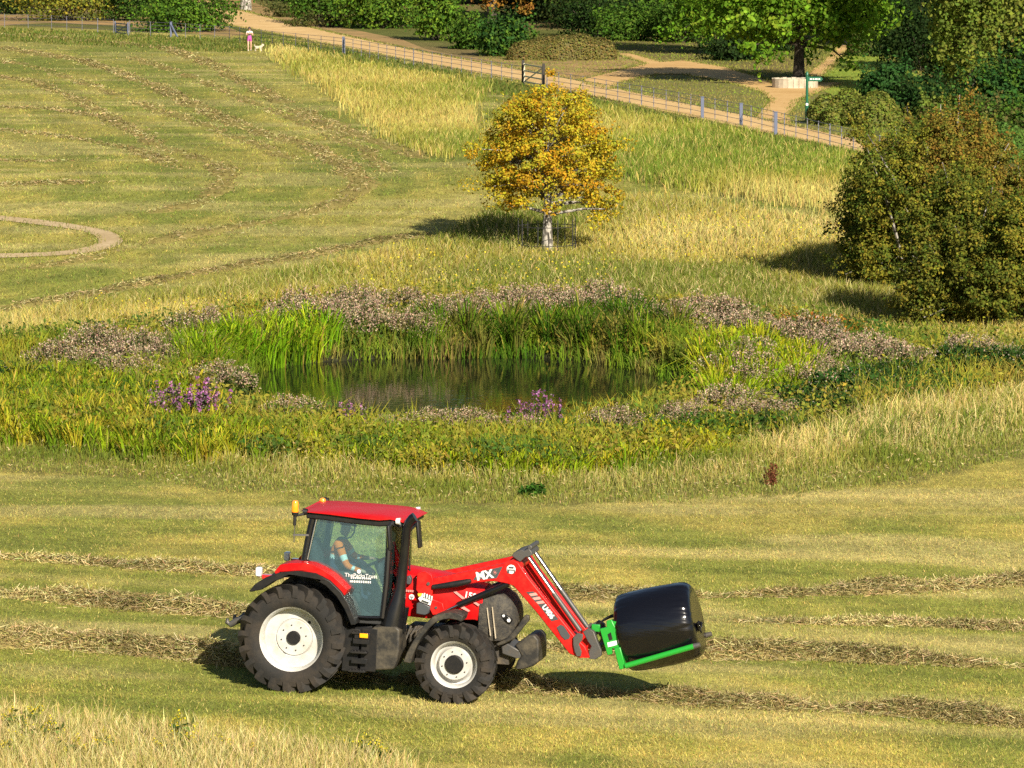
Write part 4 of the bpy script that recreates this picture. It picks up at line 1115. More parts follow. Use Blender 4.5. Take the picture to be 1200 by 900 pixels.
for (u, v) in Z1((577, 605), (570, 682)):
    q = lp(u, v, -1.08); stp.box((q[0], -1.09, q[2]), (.27, .02, .09))
steps = stp.build('cab_steps', M_BLK, trac, 35, bevel=.006)
q = lp(*Z1((588, 583))[0], -1.12); b = MB(); b.box((q[0], -1.125, q[2]), (.14, .02, .075)); b.build('reflector', M_AMBER2, steps, 40, bevel=.008)
q = lp(*Z1((582, 583))[0], -1.09); b = MB(); b.box((q[0], -1.095, q[2]), (.26, .03, .11)); b.build('reflector_mount', M_BLK, steps, 40, bevel=.008)

# mirrors
for nm, pts, y, arm in (('mirror', Z1((686, 150), (688, 190), (692, 250)), -1.08, ((700, 140), -.86)), ('mirror', Z1((800, 135), (803, 190), (808, 240)), -.55, ((770, 168), -.78))):
    P = [Vector(lp(u, v, y)) for u, v in pts]
    b = MB()
    b.bar(P[0], P[2], .17 if y < -1 else .2, .055, upv=(0, 0, 1) if False else (1, 0, 0))
    o = b.build(nm, M_BLK, trac, 40, bevel=.025, seg=3)
    a = Vector(lp(*Z1(arm[0])[0], arm[1]))
    b = MB(); b.tube([a, P[0] + Vector((0, 0, -.02))], .028, 8); b.build('mirror_arm', M_BLK, o, 40)
    d = (P[2] - P[0]) * .38; m = (P[0] + P[2]) / 2
    b = MB(); b.bar(m - d + Vector((-.032, 0, 0)), m + d + Vector((-.032, 0, 0)), .13, .006, upv=(1, 0, 0)); b.build('mirror_glass', M_MIRROR, o, 40)

# bonnet: red body lofted into the dark rounded nose
def hood_sec(x, zb, zt, hw):
    return [(x, -hw * .92, zb), (x, -hw, zb + (zt - zb) * .3), (x, -hw, zb + (zt - zb) * .72), (x, -hw * .86, zt - .05), (x, -hw * .5, zt), (x, 0, zt + .025), (x, hw * .5, zt), (x, hw * .86, zt - .05), (x, hw, zb + (zt - zb) * .72), (x, hw, zb + (zt - zb) * .3), (x, hw * .92, zb)]
HS = []
for u, vt, vb, hw in ((472, 668, 722, .46), (500, 673, 725, .47), (535, 680, 727, .46), (557, 688, 727, .45), (566, 690, 730, .445)):
    a = lp(u, vt, -.46); c = lp(u, vb, -.46); HS.append((a[0], c[2], a[2], hw))
b = MB(); b.loft([hood_sec(*h) for h in HS]); b.build('bonnet', M_RED, trac, 45, bevel=.01)
NS = []
for u, vt, vb, hw in ((562, 692, 748, .452), (575, 692, 752, .44), (588, 695, 752, .42), (597, 701, 748, .37), (603, 710, 742, .30), (605, 718, 736, .22)):
    a = lp(u, vt, -.44); c = lp(u, vb, -.44); NS.append((a[0], c[2], a[2] , hw))
b = MB(); b.loft([hood_sec(*h) for h in NS]); nose = b.build('grille', M_GRILLE, trac, 45, bevel=.01)
for s in (-1, 1):
    q = lp(594, 724, -.40); b = MB()
    b.loft([[(q[0] + dx, s * yy, q[2] + dz) for dx, dz in ((-.09, .07), (0, .05), (.10, -.03), (.07, -.09), (-.02, -.06), (-.10, .02))] for yy in (.34, .425)])
    hl = b.build('headlight', M_BLKG, nose, 40, bevel=.012)
for s in (-1, 1):
    for dx, dz, r in ((-.05, .035, .022), (.04, -.035, .03)):
        b = MB(); b.tube([(q[0] + dx, s * .42, q[2] + dz), (q[0] + dx, s * .437, q[2] + dz)], r, 12); b.build('headlight_lens', M_CLEARLAMP, nose, 40)
# dust streaks of two grille slats
b = MB()
for u0, v0, u1, v1 in ((571, 712, 575, 745), (577, 711, 581, 748)):
    a = lp(u0, v0, -.447); c = lp(u1, v1, -.447); b.bar(a, c, .012, .05, upv=(0, 1, 0))
b.build('grille_slats', M_MUD, nose, 40)
# stripes and lettering on the bonnet
def text_on(parent, txt, u, v, yl, du, dv, size, mat, name='lettering', bold=.0):
    """lettering on a side face at lateral yl, along the pixel direction du,dv"""
    cu = bpy.data.curves.new(name, 'FONT'); cu.body = txt; cu.size = size; cu.align_x = 'CENTER'; cu.align_y = 'CENTER'; cu.extrude = .002; cu.offset = bold
    tmp = bpy.data.objects.new(name, cu); COL.objects.link(tmp)
    dg = bpy.context.evaluated_depsgraph_get(); me = bpy.data.meshes.new_from_object(tmp.evaluated_get(dg))
    bpy.data.objects.remove(tmp); me.name = name; me.materials.clear()
    p = Vector(lp(u, v, yl)); d = (Vector(lp(u + du, v + dv, yl)) - p).normalized(); zz = Vector((0, -1, 0)); yy = zz.cross(d)
    me.transform(Matrix.Translation(p) @ Matrix((d, yy, zz)).transposed().to_4x4())
    return link(name, me, mat, parent)
def plate(parent, pts, yl, t, name, mat):
    b = MB(); b.prism(xz(pts, yl), yl - t, yl); return b.build(name, mat, parent, 0)
for a in (((440, 545), (470, 540), (560, 610), (530, 618)), ((640, 655), (668, 648), (705, 672), (690, 690)), ((500, 700), (545, 690), (610, 735), (590, 745))):
    plate(trac, ZA(*a), -.478, .004, 'bonnet_stripe', M_PINK)
text_on(trac, '150', *ZA((610, 585))[0], -.48, 1, .22, .14, M_WHITE, bold=.004)

# front axle fenders, weight carrier
arc_prism(ZC((18, 550), (45, 480), (88, 400), (130, 335), (180, 265), (240, 210), (300, 185), (380, 178), (440, 190), (470, 205)),
          ZC((72, 562), (90, 500), (125, 420), (160, 360), (215, 295), (265, 250), (310, 232), (370, 225), (425, 235), (455, 250)), -1.12, -1.14, -.70, 'front_fender', M_DUST)
arc_prism(ZC((18, 550), (45, 480), (88, 400), (130, 335), (180, 265), (240, 210), (300, 185), (380, 178), (440, 190), (470, 205)),
          ZC((72, 562), (90, 500), (125, 420), (160, 360), (215, 295), (265, 250), (310, 232), (370, 225), (425, 235), (455, 250)), -1.12, .70, 1.14, 'front_fender', M_DUST)
b = MB(); b.prism(xz(ZC((860, 420), (960, 350), (1010, 345), (1040, 380), (1045, 470), (1040, 550), (1000, 580), (930, 605), (860, 600), (880, 540), (910, 500)), -.30), -.36, .36)
wt = b.build('front_weight', M_DUST, trac, 40, bevel=.03, seg=3)
b = MB(); b.prism(xz(ZC((755, 430), (800, 410), (900, 465), (910, 520), (860, 525), (760, 490)), -.32), -.34, .30)
b.build('weight_carrier', M_GREY, wt, 40, bevel=.02)
b = MB(); b.prism(xz(ZC((715, 415), (800, 370), (880, 280), (935, 195), (965, 200), (970, 235), (935, 275), (860, 370), (770, 420), (730, 430)), -.42), -.45, -.36)
b.bar((lp(*ZC((760, 405))[0], -.42)[0], -.4, lp(*ZC((760, 405))[0], -.42)[2]), (lp(*ZC((760, 405))[0], -.42)[0], .4, lp(*ZC((760, 405))[0], -.42)[2]), .06, .05)
b.build('front_guard', M_DUST, trac, 40, bevel=.015)
# hitch at the back
b = MB(); P = [lp(u, v, -.25) for u, v in ((288, 724), (278, 727), (270, 732), (266, 729), (267, 725))]; b.tube(P, [.05, .06, .05, .04, .025], 10)
P2 = [(p[0], .25, p[2]) for p in P]; b.tube(P2, [.05, .06, .05, .04, .025], 10); b.bar((P[0][0], -.25, P[0][2]), (-.3, -.25, .8), .07, .09); b.bar((P[0][0], .25, P[0][2]), (-.3, .25, .8), .07, .09)
b.build('hitch_arm', M_GREY, trac, 40)

# ---------------------------------------------------------------- loader
YB = -.56
near_beam = [(497, 690), (496, 682), (500, 679), (515, 676.5), (550, 669), (590, 660.5), (600, 656), (608, 660), (620, 678), (648, 713.5), (673, 745), (686, 758), (691, 771), (678, 771), (667, 766), (628, 717), (602, 687), (594, 684), (579, 681), (562, 682.5), (550, 684.5), (529, 686), (507, 690)]
bp_ = xz(near_beam, YB)
boom = None
for s in (-1, 1):
    b = MB(); b.prism(bp_, *((YB, YB + .15) if s < 0 else (-YB - .15, -YB)))
    o = b.build('loader_beam', M_RED2, trac, 40, bevel=.016)
    if s < 0: boom = o
b = MB(); a = lp(604, 664, YB); b.tube([(a[0], -.55, a[2]), (a[0], .55, a[2])], .085, 16); a2 = lp(668, 748, YB); b.tube([(a2[0], -.55, a2[2]), (a2[0], .55, a2[2])], .06, 12)
b.build('loader_cross_tube', M_RED2, trac, 40)
# post brackets
br = [(490, 671), (499, 669), (507, 673), (509, 680), (508, 692), (506, 701), (520, 706), (523, 718), (508, 720), (504, 712), (496, 702), (488.5, 690)]
b = MB(); b.prism(xz(br, -.52), -.60, -.50); b.build('loader_bracket', M_RED2, trac, 40, bevel=.01)
br2 = [(491, 682), (507, 681), (509, 684), (508, 692), (506, 701), (520, 706), (523, 718), (508, 720), (504, 712), (496, 702), (488.5, 690)]
b = MB(); b.prism(xz(br2, -.52), .50, .60); b.build('loader_bracket', M_RED2, trac, 40, bevel=.01)
for s in (-1, 1):
    b = MB(); a = lp(502, 684, -.60); b.tube([(a[0], s * .57, a[2]), (a[0], s * .62, a[2])], .028, 10); a = lp(511, 712, -.6); b.tube([(a[0], s * .57, a[2]), (a[0], s * .615, a[2])], .022, 10); b.build('pivot_pin', M_GREY, trac, 40)
b = MB(); b.prism(xz(ZA((75, 655), (120, 640), (215, 690), (195, 760), (150, 775), (70, 760)), -.6), -.66, -.48); b.build('valve_block', M_DECAL, trac, 40, bevel=.015)
cp = plate(trac, ZA((90, 610), (130, 560), (232, 600), (210, 680), (110, 640)), -.665, .02, 'coupler_plate', M_WHITE)
b = MB()
for (x, y) in ((145, 565), (170, 575), (195, 585), (218, 595)):
    a = lp(*ZA((x, y + 35))[0], -.70); c = lp(*ZA((x + 6, y - 8))[0], -.70); b.tube([a, c], .014, 6)
b.build('coupler_pegs', M_WHITE, cp, 40)
b = MB()
for (x, y) in ((157, 585), (183, 593), (206, 602)):
    a = lp(*ZA((x, y + 18))[0], -.695); c = lp(*ZA((x + 6, y - 20))[0], -.695); b.tube([a, c], .011, 6)
a = lp(*ZA((125, 627))[0], -.69); c = lp(*ZA((195, 655))[0], -.69); b.bar(a, c, .01, .05, upv=(0, 1, 0))
b.build('coupler_slots', M_BLK, cp, 40)
plate(cp, ZA((82, 560), (128, 558), (118, 590), (88, 588)), -.69, .01, 'warning_sticker', M_YEL)
# hose sleeve and lift cylinders
for s in (-1, 1):
    P = [lp(u, v, YB - .05) for u, v in ((507, 688), (520, 686.5), (536, 684), (548, 681.5), (552, 680.5))]
    b = MB(); b.tube([(p[0], s * .61, p[2]) for p in P], [.04, .05, .055, .045, .03], 12); b.build('hose_sleeve', M_BLK, trac, 40)
    P = [lp(u, v, -.5) for u, v in ((522, 716), (537, 709), (596, 684))]
    b = MB(); b.tube([(p[0], s * .5, p[2]) for p in P[1:]], .052, 14); o = b.build('lift_cylinder', M_BLKG, trac, 40)
    b = MB(); b.tube([(p[0], s * .5, p[2]) for p in P[:2]], .024, 10); b.build('piston_rod', M_STEEL, o, 40)
# knee bracket
kn = ZB((60, 125), (80, 100), (130, 82), (150, 92), (165, 80), (185, 78), (200, 95), (208, 118), (180, 135), (160, 133), (120, 170), (100, 155))
b = MB(); b.prism(xz(kn, -.45), -.50, .12); a = lp(*ZB((185, 70))[0], -.45); b.tube([(a[0], -.46, a[2]), (a[0], .2, a[2])], .04, 12); b.build('knee_bracket', M_GREY, trac, 40, bevel=.01)
# crowd cylinders
for (p0, p1, p2, y) in (((165, 125), (352, 390), (540, 655), -.40), ((215, 95), (405, 368), (590, 630), -.02)):
    A, B_, C_ = [lp(u, v, y) for u, v in ZB(p0, p1, p2)]
    b = MB(); b.tube([B_, C_], .042, 12); o = b.build('crowd_cylinder', M_GREY, trac, 40)
    b = MB(); b.tube([A, B_], .028, 10); b.build('piston_rod', M_STEEL, o, 40)
    b = MB(); b.tube([A, Vector(B_) + (Vector(C_) - Vector(B_)) * .02], .03, 10, 0) if False else b.tube([Vector(A) + Vector((0, .08, .0)), Vector(C_) + Vector((0, .08, 0))], .022, 8); b.build('link_rod', M_BLK, o, 40)
# quick hitch at the tip
q1 = ZB((490, 700), (520, 670), (560, 680), (555, 720), (530, 750), (550, 800), (545, 835), (515, 835), (500, 800), (490, 750))
q2 = ZB((560, 660), (600, 635), (640, 660), (660, 720), (690, 790), (690, 830), (650, 855), (605, 850), (600, 800), (620, 760), (590, 720))
for s in (-1, 1):
    b = MB(); b.prism(xz(q1, YB - .03), *((YB - .05, YB - .005) if s < 0 else (-YB + .005, -YB + .05))); b.build('tip_link', M_GREY, trac, 40, bevel=.01)
    b = MB(); b.prism(xz(q2, -.48), *((-.52, -.40) if s < 0 else (.40, .52))); b.build('quick_hitch', M_GREY, trac, 40, bevel=.012)
b = MB(); a = lp(*ZB((650, 790))[0], -.48); b.tube([(a[0], -.5, a[2]), (a[0], .5, a[2])], .05, 12); a = lp(*ZB((620, 690))[0], -.48); b.tube([(a[0], -.5, a[2]), (a[0], .5, a[2])], .045, 12); b.build('hitch_cross_bar', M_GREY, trac, 40)
# decals on the near beam
DY = YB - .003
plate(boom, ZA((640, 425), (690, 347), (935, 290), (880, 400), (870, 408)), DY, .003, 'decal', M_DECAL)
text_on(boom, 'MX', *ZA((752, 380))[0], DY - .006, 1, -.19, .19, M_WHITE, bold=.007)
b = MB()
for k in range(4):
    c0 = lp(*ZA((858, 350))[0], DY - .005); t = k * math.pi / 4 + .2
    b.bar((c0[0] - .035 * math.cos(t), DY - .005, c0[2] - .035 * math.sin(t)), (c0[0] + .035 * math.cos(t), DY - .005, c0[2] + .035 * math.sin(t)), .003, .012, upv=(0, 1, 0))
b.build('decal_star', M_PINK, boom, 40)
c0 = lp(*ZA((1020, 318))[0], DY); b = MB(); b.tube([(c0[0], DY + .002, c0[2]), (c0[0], DY - .003, c0[2])], .075, 20); sk = b.build('round_sticker', M_WHITE, boom, 40)
b = MB(); b.box((c0[0], DY - .006, c0[2] + .028), (.085, .004, .03)); b.box((c0[0], DY - .006, c0[2] - .012), (.13, .004, .018)); b.box((c0[0] - .045, DY - .006, c0[2] - .045), (.03, .004, .04)); b.box((c0[0] + .055, DY - .006, c0[2] - .045), (.02, .004, .04)); b.build('sticker_print', M_DECAL, sk, 0)
plate(boom, ZB((160, 383), (212, 378), (300, 470), (388, 575), (338, 588), (262, 490)), DY, .003, 'decal', M_DECAL)
for x, y in ((180, 392), (204, 420), (230, 448)):
    plate(boom, ZB((x - 2, y + 4), (x + 48, y - 6), (x + 62, y + 12), (x + 14, y + 20)), DY - .004, .003, 'decal_stripe', M_PINK)
text_on(boom, 'U406', *ZB((314, 522))[0], DY - .006, 1.0, 1.3, .115, M_WHITE, bold=.005)
plate(boom, ZB((376, 630), (400, 612), (425, 622), (470, 690), (462, 710), (435, 718), (405, 690)), DY, .012, 'beam_cover', M_DECAL)
# edge highlight strip on the beam front
# bale handler
gh = None
YG = -.56
b = MB()
for s in (-1, 1):
    b.prism(xz(Z8 := [(680 + x / 6, 660 + y / 6) for x, y in ((135, 462), (185, 450), (183, 405), (222, 398), (240, 440), (262, 470), (300, 580), (262, 595), (222, 600), (225, 640), (190, 648))], YG), *((YG, YG + .06) if s < 0 else (-YG - .06, -YG)))
zz8 = lambda *a: [(680 + x / 6, 660 + y / 6) for x, y in a]
for p in ((215, 430), (240, 560)):
    a = lp(*zz8(p)[0], YG); b.box((a[0] + .06, 0, a[2]), (.09, 1.1, .10))
for s in (-1, 1):
    P = [lp(u, v, YG) for u, v in zz8((262, 592), (300, 742))]
    b.bar((P[0][0], s * .54, P[0][2]), (P[1][0], s * .54, P[1][2]), .11, .13, upv=(0, 1, 0))
b.box((lp(*zz8((110, 455))[0], -.3)[0], -.3, lp(*zz8((110, 455))[0], -.3)[2]), (.14, .08, .12))
gh = b.build('bale_handler', M_GREEN, trac, 40, bevel=.012)
b = MB(); b.prism(xz(zz8((192, 500), (215, 485), (228, 535), (205, 545)), YG), YG - .006, YG - .002); b.build('handler_slot', M_BLK, gh, 0)
b = MB(); b.prism(xz(zz8((190, 558), (255, 543), (260, 573), (196, 590)), YG), YG - .008, YG - .002); b.build('white_label', M_WHITE, gh, 0)
for s in (-1, 1):
    P = [lp(u, v, -.58) for u, v in zz8((318, 722), (800, 582), (845, 570))]
    b = MB(); b.tube([(P[0][0], s * .60, P[0][2]), (P[1][0], s * .62, P[1][2])], .047, 14); o = b.build('tine', M_GREEN, gh, 40)
    b = MB(); b.tube([(P[1][0], s * .62, P[1][2]), (P[2][0], s * .62, P[2][2])], [.047, .04], 14); b.build('tine_tip', M_GREY, o, 40)
b = MB(); P = [lp(u, v, -.2) for u, v in zz8((125, 440), (160, 400), (200, 375), (250, 355), (275, 400))]; b.tube(P, .016, 6); P = [lp(u, v, .1) for u, v in zz8((100, 470), (150, 410), (210, 380), (265, 370))]; b.tube(P, .016, 6); b.build('hydraulic_hose', M_BLK, gh, 40)
b = MB(); P = [lp(u, v, -.3) for u, v in Z1((757, 225), (765, 280), (768, 330))]; b.tube(P, .012, 6); b.build('cable', M_BLK, trac, 40)

# red rear bonnet decals
_a = lp(479, 692.5, -.485); b = MB()
for k in range(5): b.box((_a[0] - .072 + .036 * k, -.488, _a[2] + .002 * (k % 2)), (.026, .006, .034))
b.build('bonnet_lettering', M_PINK, trac, 0)
for (u, v, r) in ((482.5, 699.5, .045),):
    a = lp(u, v, -.485); b = MB(); b.tube([(a[0], -.485, a[2]), (a[0], -.491, a[2])], r, 16); o = b.build('round_sticker', M_WHITE, trac, 40)
    b = MB(); b.box((a[0], -.494, a[2]), (.06, .004, .018)); b.box((a[0], -.494, a[2] - .03), (.012, .004, .03)); b.build('sticker_print', M_DECAL, o, 0)
a = lp(479.5, 679, -.5); b = MB(); b.prism(xz([(477, 675), (481, 674), (483, 678), (482, 684), (478, 684), (476.5, 680)], -.5), -.58, -.46); b.build('bonnet_catch', M_DECAL, trac, 40, bevel=.01)
# window lettering
_zt = lp(400 + 345 / 15, 660 + 222 / 15, -.84)[2]; YT = yin(_zt) + .03
text_on(trac, 'TheParksTrust', *(400 + 345 / 15, 660 + 222 / 15), -YT, 1, .055, .092, M_WHITE)
b = MB()
for row, (v0, x0, x1) in enumerate(((262, 165, 510), (325, 150, 510))):
    x = x0; rr = random.Random(row)
    while x < x1:
        wd = rr.uniform(14, 34); p = lp(400 + (x + wd / 2) / 15, 660 + (v0 + (x - 300) * .05) / 15, -YT)
        b.box(p, (wd / 15 / 70 * .8, .003, .028 + .008 * row)); x += wd + 8
b.build('window_small_print', M_WHITE, trac, 0)
a = lp(400 + 310 / 15, 660 + 145 / 15, -YT); b = MB(); b.tube([(a[0], -YT + .002, a[2]), (a[0], -YT - .002, a[2])], .034, 14); b.build('window_emblem', M_WHITE, trac, 40)
# ================================================================== bale
def build_bale():
    y = 0.0
    C0 = Vector(lp(729.5, 743, y)); C1 = Vector(lp(818, 725, y))
    ax = (C1 - C0).normalized(); L = (C1 - C0).length
    e1 = Vector((0, 1, 0)); e2 = e1.cross(ax).normalized()
    if e2.z < 0: e2 = -e2
    R = .655
    rng = np.random.default_rng(5)
    nA = 96; prof = [(.0, .02), (.02, .3), (.012, .6), (.0, .84), (.02, .91), (.05, .955), (.10, .985), (.2, 1.012), (.4, 1.03), (.6, 1.028), (.75, 1.012), (.86, .985), (.92, .955), (.965, .905), (.99, .84), (.99, .6), (.985, .3), (.985, .02)]
    V = []; F = []
    for i, (t, r) in enumerate(prof):
        for k in range(nA):
            a = 2 * math.pi * k / nA
            edge = math.exp(-((t - .93) / .12) ** 2) + math.exp(-((t - .07) / .1) ** 2)
            wr = 1 + .016 * edge * (math.sin(a * 23 + t * 4) * math.sin(a * 7 + 1) + .7 * math.sin(a * 41)) + .012 * math.sin(2 * a + 1) + .006 * math.sin(5 * a + t * 6)
            rr = R * r * wr
            V.append(C0 + ax * (t * L) + (e1 * math.cos(a) + e2 * math.sin(a)) * rr)
    m = len(prof)
    F = [(i * nA + k, i * nA + (k + 1) % nA, (i + 1) * nA + (k + 1) % nA, (i + 1) * nA + k) for i in range(m - 1) for k in range(nA)]
    F += [tuple(range(nA))[::-1], tuple((m - 1) * nA + k for k in range(nA))]
    b = MB(); b.add(V, F)
    # knot of loose film on the far end
    M_FILM, nt, out = new_mat('black_bale_film'); K = nt.links.new
    p = nd(nt, 'ShaderNodeBsdfPrincipled'); p.inputs['Base Color'].default_value = (.004, .004, .006, 1); p.inputs['Roughness'].default_value = .24; p.inputs['Specular IOR Level'].default_value = .6
    tc = nd(nt, 'ShaderNodeTexCoord')
    mp = nd(nt, 'ShaderNodeMapping'); mp.inputs['Scale'].default_value = (1.2, 4, 9); K(tc.outputs['Object'], mp.inputs['Vector'])
    z = nd(nt, 'ShaderNodeTexNoise'); z.inputs['Scale'].default_value = 2.2; z.inputs['Detail'].default_value = 5; K(mp.outputs[0], z.inputs['Vector'])
    bp = nd(nt, 'ShaderNodeBump'); bp.inputs['Strength'].default_value = .26; bp.inputs['Distance'].default_value = .03; K(z.outputs['Fac'], bp.inputs['Height']); K(bp.outputs[0], p.inputs['Normal'])
    z2 = nd(nt, 'ShaderNodeTexNoise'); z2.inputs['Scale'].default_value = 5; z2.inputs['Detail'].default_value = 6; K(tc.outputs['Object'], z2.inputs['Vector'])
    mr = nd(nt, 'ShaderNodeMapRange'); mr.inputs['To Min'].default_value = .10; mr.inputs['To Max'].default_value = .22; K(z2.outputs['Fac'], mr.inputs['Value']); K(mr.outputs[0], p.inputs['Roughness'])
    K(p.outputs[0], out.inputs[0])
    o = b.build('wrapped_bale', M_FILM, None, 60)
    tag(o, 'round bale in shiny black plastic wrap held up on the green grab', 'bale')
    b = MB(); r = random.Random(3)
    kc = C1 + ax * -.01 + e1 * -.18 + e2 * -.1
    for i in range(7):
        q = [kc + Vector((0, r.uniform(-.03, .03), r.uniform(-.05, .05)))]
        for j in range(3): q.append(q[-1] + ax * r.uniform(.0, .04) + Vector((0, r.uniform(-.07, .05), r.uniform(-.09, .05))))
        b.tube(q, [.02, .03, .025, .01], 6)
    kn = b.build('loose_film', M_FILM, o, 60)
    # place by the tractor frame
    o.location = TLOC; o.rotation_mode = 'QUATERNION'; o.rotation_quaternion = TR.to_quaternion()
build_bale()

# ================================================================== people and dog
M_SKIN = paint('skin', (.55, .33, .23), .55)
M_HAIR = paint('dark_hair', (.03, .02, .015), .6)
M_ORANGE = paint('orange_hi_vis', (.95, .20, .015), .7)
M_NAVY = paint('navy_fabric', (.02, .03, .07), .8)
M_SILVER = paint('silver_tape', (.75, .75, .75), .4)
M_PINKSH = paint('magenta_shorts', (.42, .07, .30), .7)
M_WTOP = paint('white_top', (.6, .6, .6), .8)
M_GTOP = paint('grey_band', (.06, .08, .10), .8)
M_SHOE = paint('pale_shoes', (.6, .55, .5), .7)
M_FUR = paint('white_fur', (.52, .46, .36), .9, dirt=.5, dirtcol=(.5, .38, .24), scale=8)

def skin_body(name, J, E, mats, region, sub=2):
    """J name->(pos,radius), E list of joint pairs; one continuous skinned surface"""
    keys = list(J); idx = {k: i for i, k in enumerate(keys)}
    me = bpy.data.meshes.new(name)
    me.from_pydata([J[k][0] for k in keys], [(idx[a], idx[b]) for a, b in E], [])
    o = bpy.data.objects.new(name, me); COL.objects.link(o)
    m = o.modifiers.new('skin', 'SKIN'); m.use_smooth_shade = True
    sv = me.skin_vertices[0].data
    for k in keys:
        r = J[k][1]; r = (r, r) if np.isscalar(r) else r
        sv[idx[k]].radius = r; sv[idx[k]].use_root = (k == 'pelvis')
    s = o.modifiers.new('sub', 'SUBSURF'); s.levels = sub; s.render_levels = sub
    dg = bpy.context.evaluated_depsgraph_get()
    me2 = bpy.data.meshes.new_from_object(o.evaluated_get(dg)); bpy.data.objects.remove(o)
    me2.name = name; me2.materials.clear()
    for x in mats: me2.materials.append(x)
    S = [(np.array(J[a][0]), np.array(J[b][0]), region(a, b)) for a, b in E]
    for f in me2.polygons:
        c = np.array(f.center); best = None
        for a, b, r in S:
            d = b - a; t = np.clip(np.dot(c - a, d) / (np.dot(d, d) + 1e-9), 0, 1); dist = np.linalg.norm(c - a - d * t)
            if best is None or dist < best[0]: best = (dist, r, t)
        f.material_index = best[1](best[2], c) if callable(best[1]) else best[1]
        f.use_smooth = True
    ob = bpy.data.objects.new(name, me2); COL.objects.link(ob)
    return ob
def add_hand(J, E, wrist, palm, dirv, side, s=1.0, curl=.4, down=Vector((0, 0, -1))):
    """palm joint, four bent fingers of unequal length and a thumb on the side"""
    d = Vector(dirv).normalized(); sd = Vector(side).normalized(); dn = Vector(down)
    w = Vector(J[wrist][0]); pk = wrist + '_palm'
    J[pk] = (tuple(w + d * .07 * s), .030 * s); E.append((wrist, pk))
    for i, (off, ln) in enumerate(((-.030, .068), (-.010, .078), (.010, .073), (.030, .058))):
        a = w + d * .095 * s + sd * off * s; m = a + d * ln * .5 * s + dn * curl * .02; t = m + (d * (1 - curl) + dn * curl).normalized() * ln * .5 * s
        ks = [wrist + f'_f{i}{j}' for j in range(3)]
        for k, p, r in zip(ks, (a, m, t), (.0095, .0085, .0075)): J[k] = (tuple(p), r * s)
        E += [(pk, ks[0]), (ks[0], ks[1]), (ks[1], ks[2])]
    a = w + d * .045 * s - sd * .035 * s; t = a + (d * .8 - sd * .5 + dn * .3) * .05 * s
    J[wrist + '_t0'] = (tuple(a), .011 * s); J[wrist + '_t1'] = (tuple(t), .009 * s)
    E += [(pk, wrist + '_t0'), (wrist + '_t0', wrist + '_t1')]
def face_bits(parent, hc, fwd, s, M):
    """eyes, nose, mouth and ears on a head centred at hc looking along fwd"""
    f = Vector(fwd).normalized(); sd = Vector((0, 0, 1)).cross(f).normalized(); up = f.cross(sd)
    b = MB(); b.tube([hc + f * .088 * s + up * .02 * s, hc + f * .118 * s - up * .018 * s, hc + f * .095 * s - up * .028 * s], [.008 * s, .014 * s, .010 * s], 8)
    for k in (-1, 1): b.tube([hc + sd * .076 * s * k + up * .02 * s, hc + sd * .088 * s * k - up * .03 * s], [.018 * s, .012 * s], 8)
    b.build('nose_and_ears', M, parent, 60)
    b = MB()
    for k in (-1, 1): b.tube([hc + f * .078 * s + sd * .03 * s * k + up * .01 * s, hc + f * .092 * s + sd * .03 * s * k + up * .01 * s], .010 * s, 8)
    b.tube([hc + f * .09 * s - sd * .025 * s - up * .055 * s, hc + f * .098 * s - up * .055 * s, hc + f * .09 * s + sd * .025 * s - up * .055 * s], .006 * s, 6)
    b.build('eyes_and_mouth', M_HAIR, parent, 60)

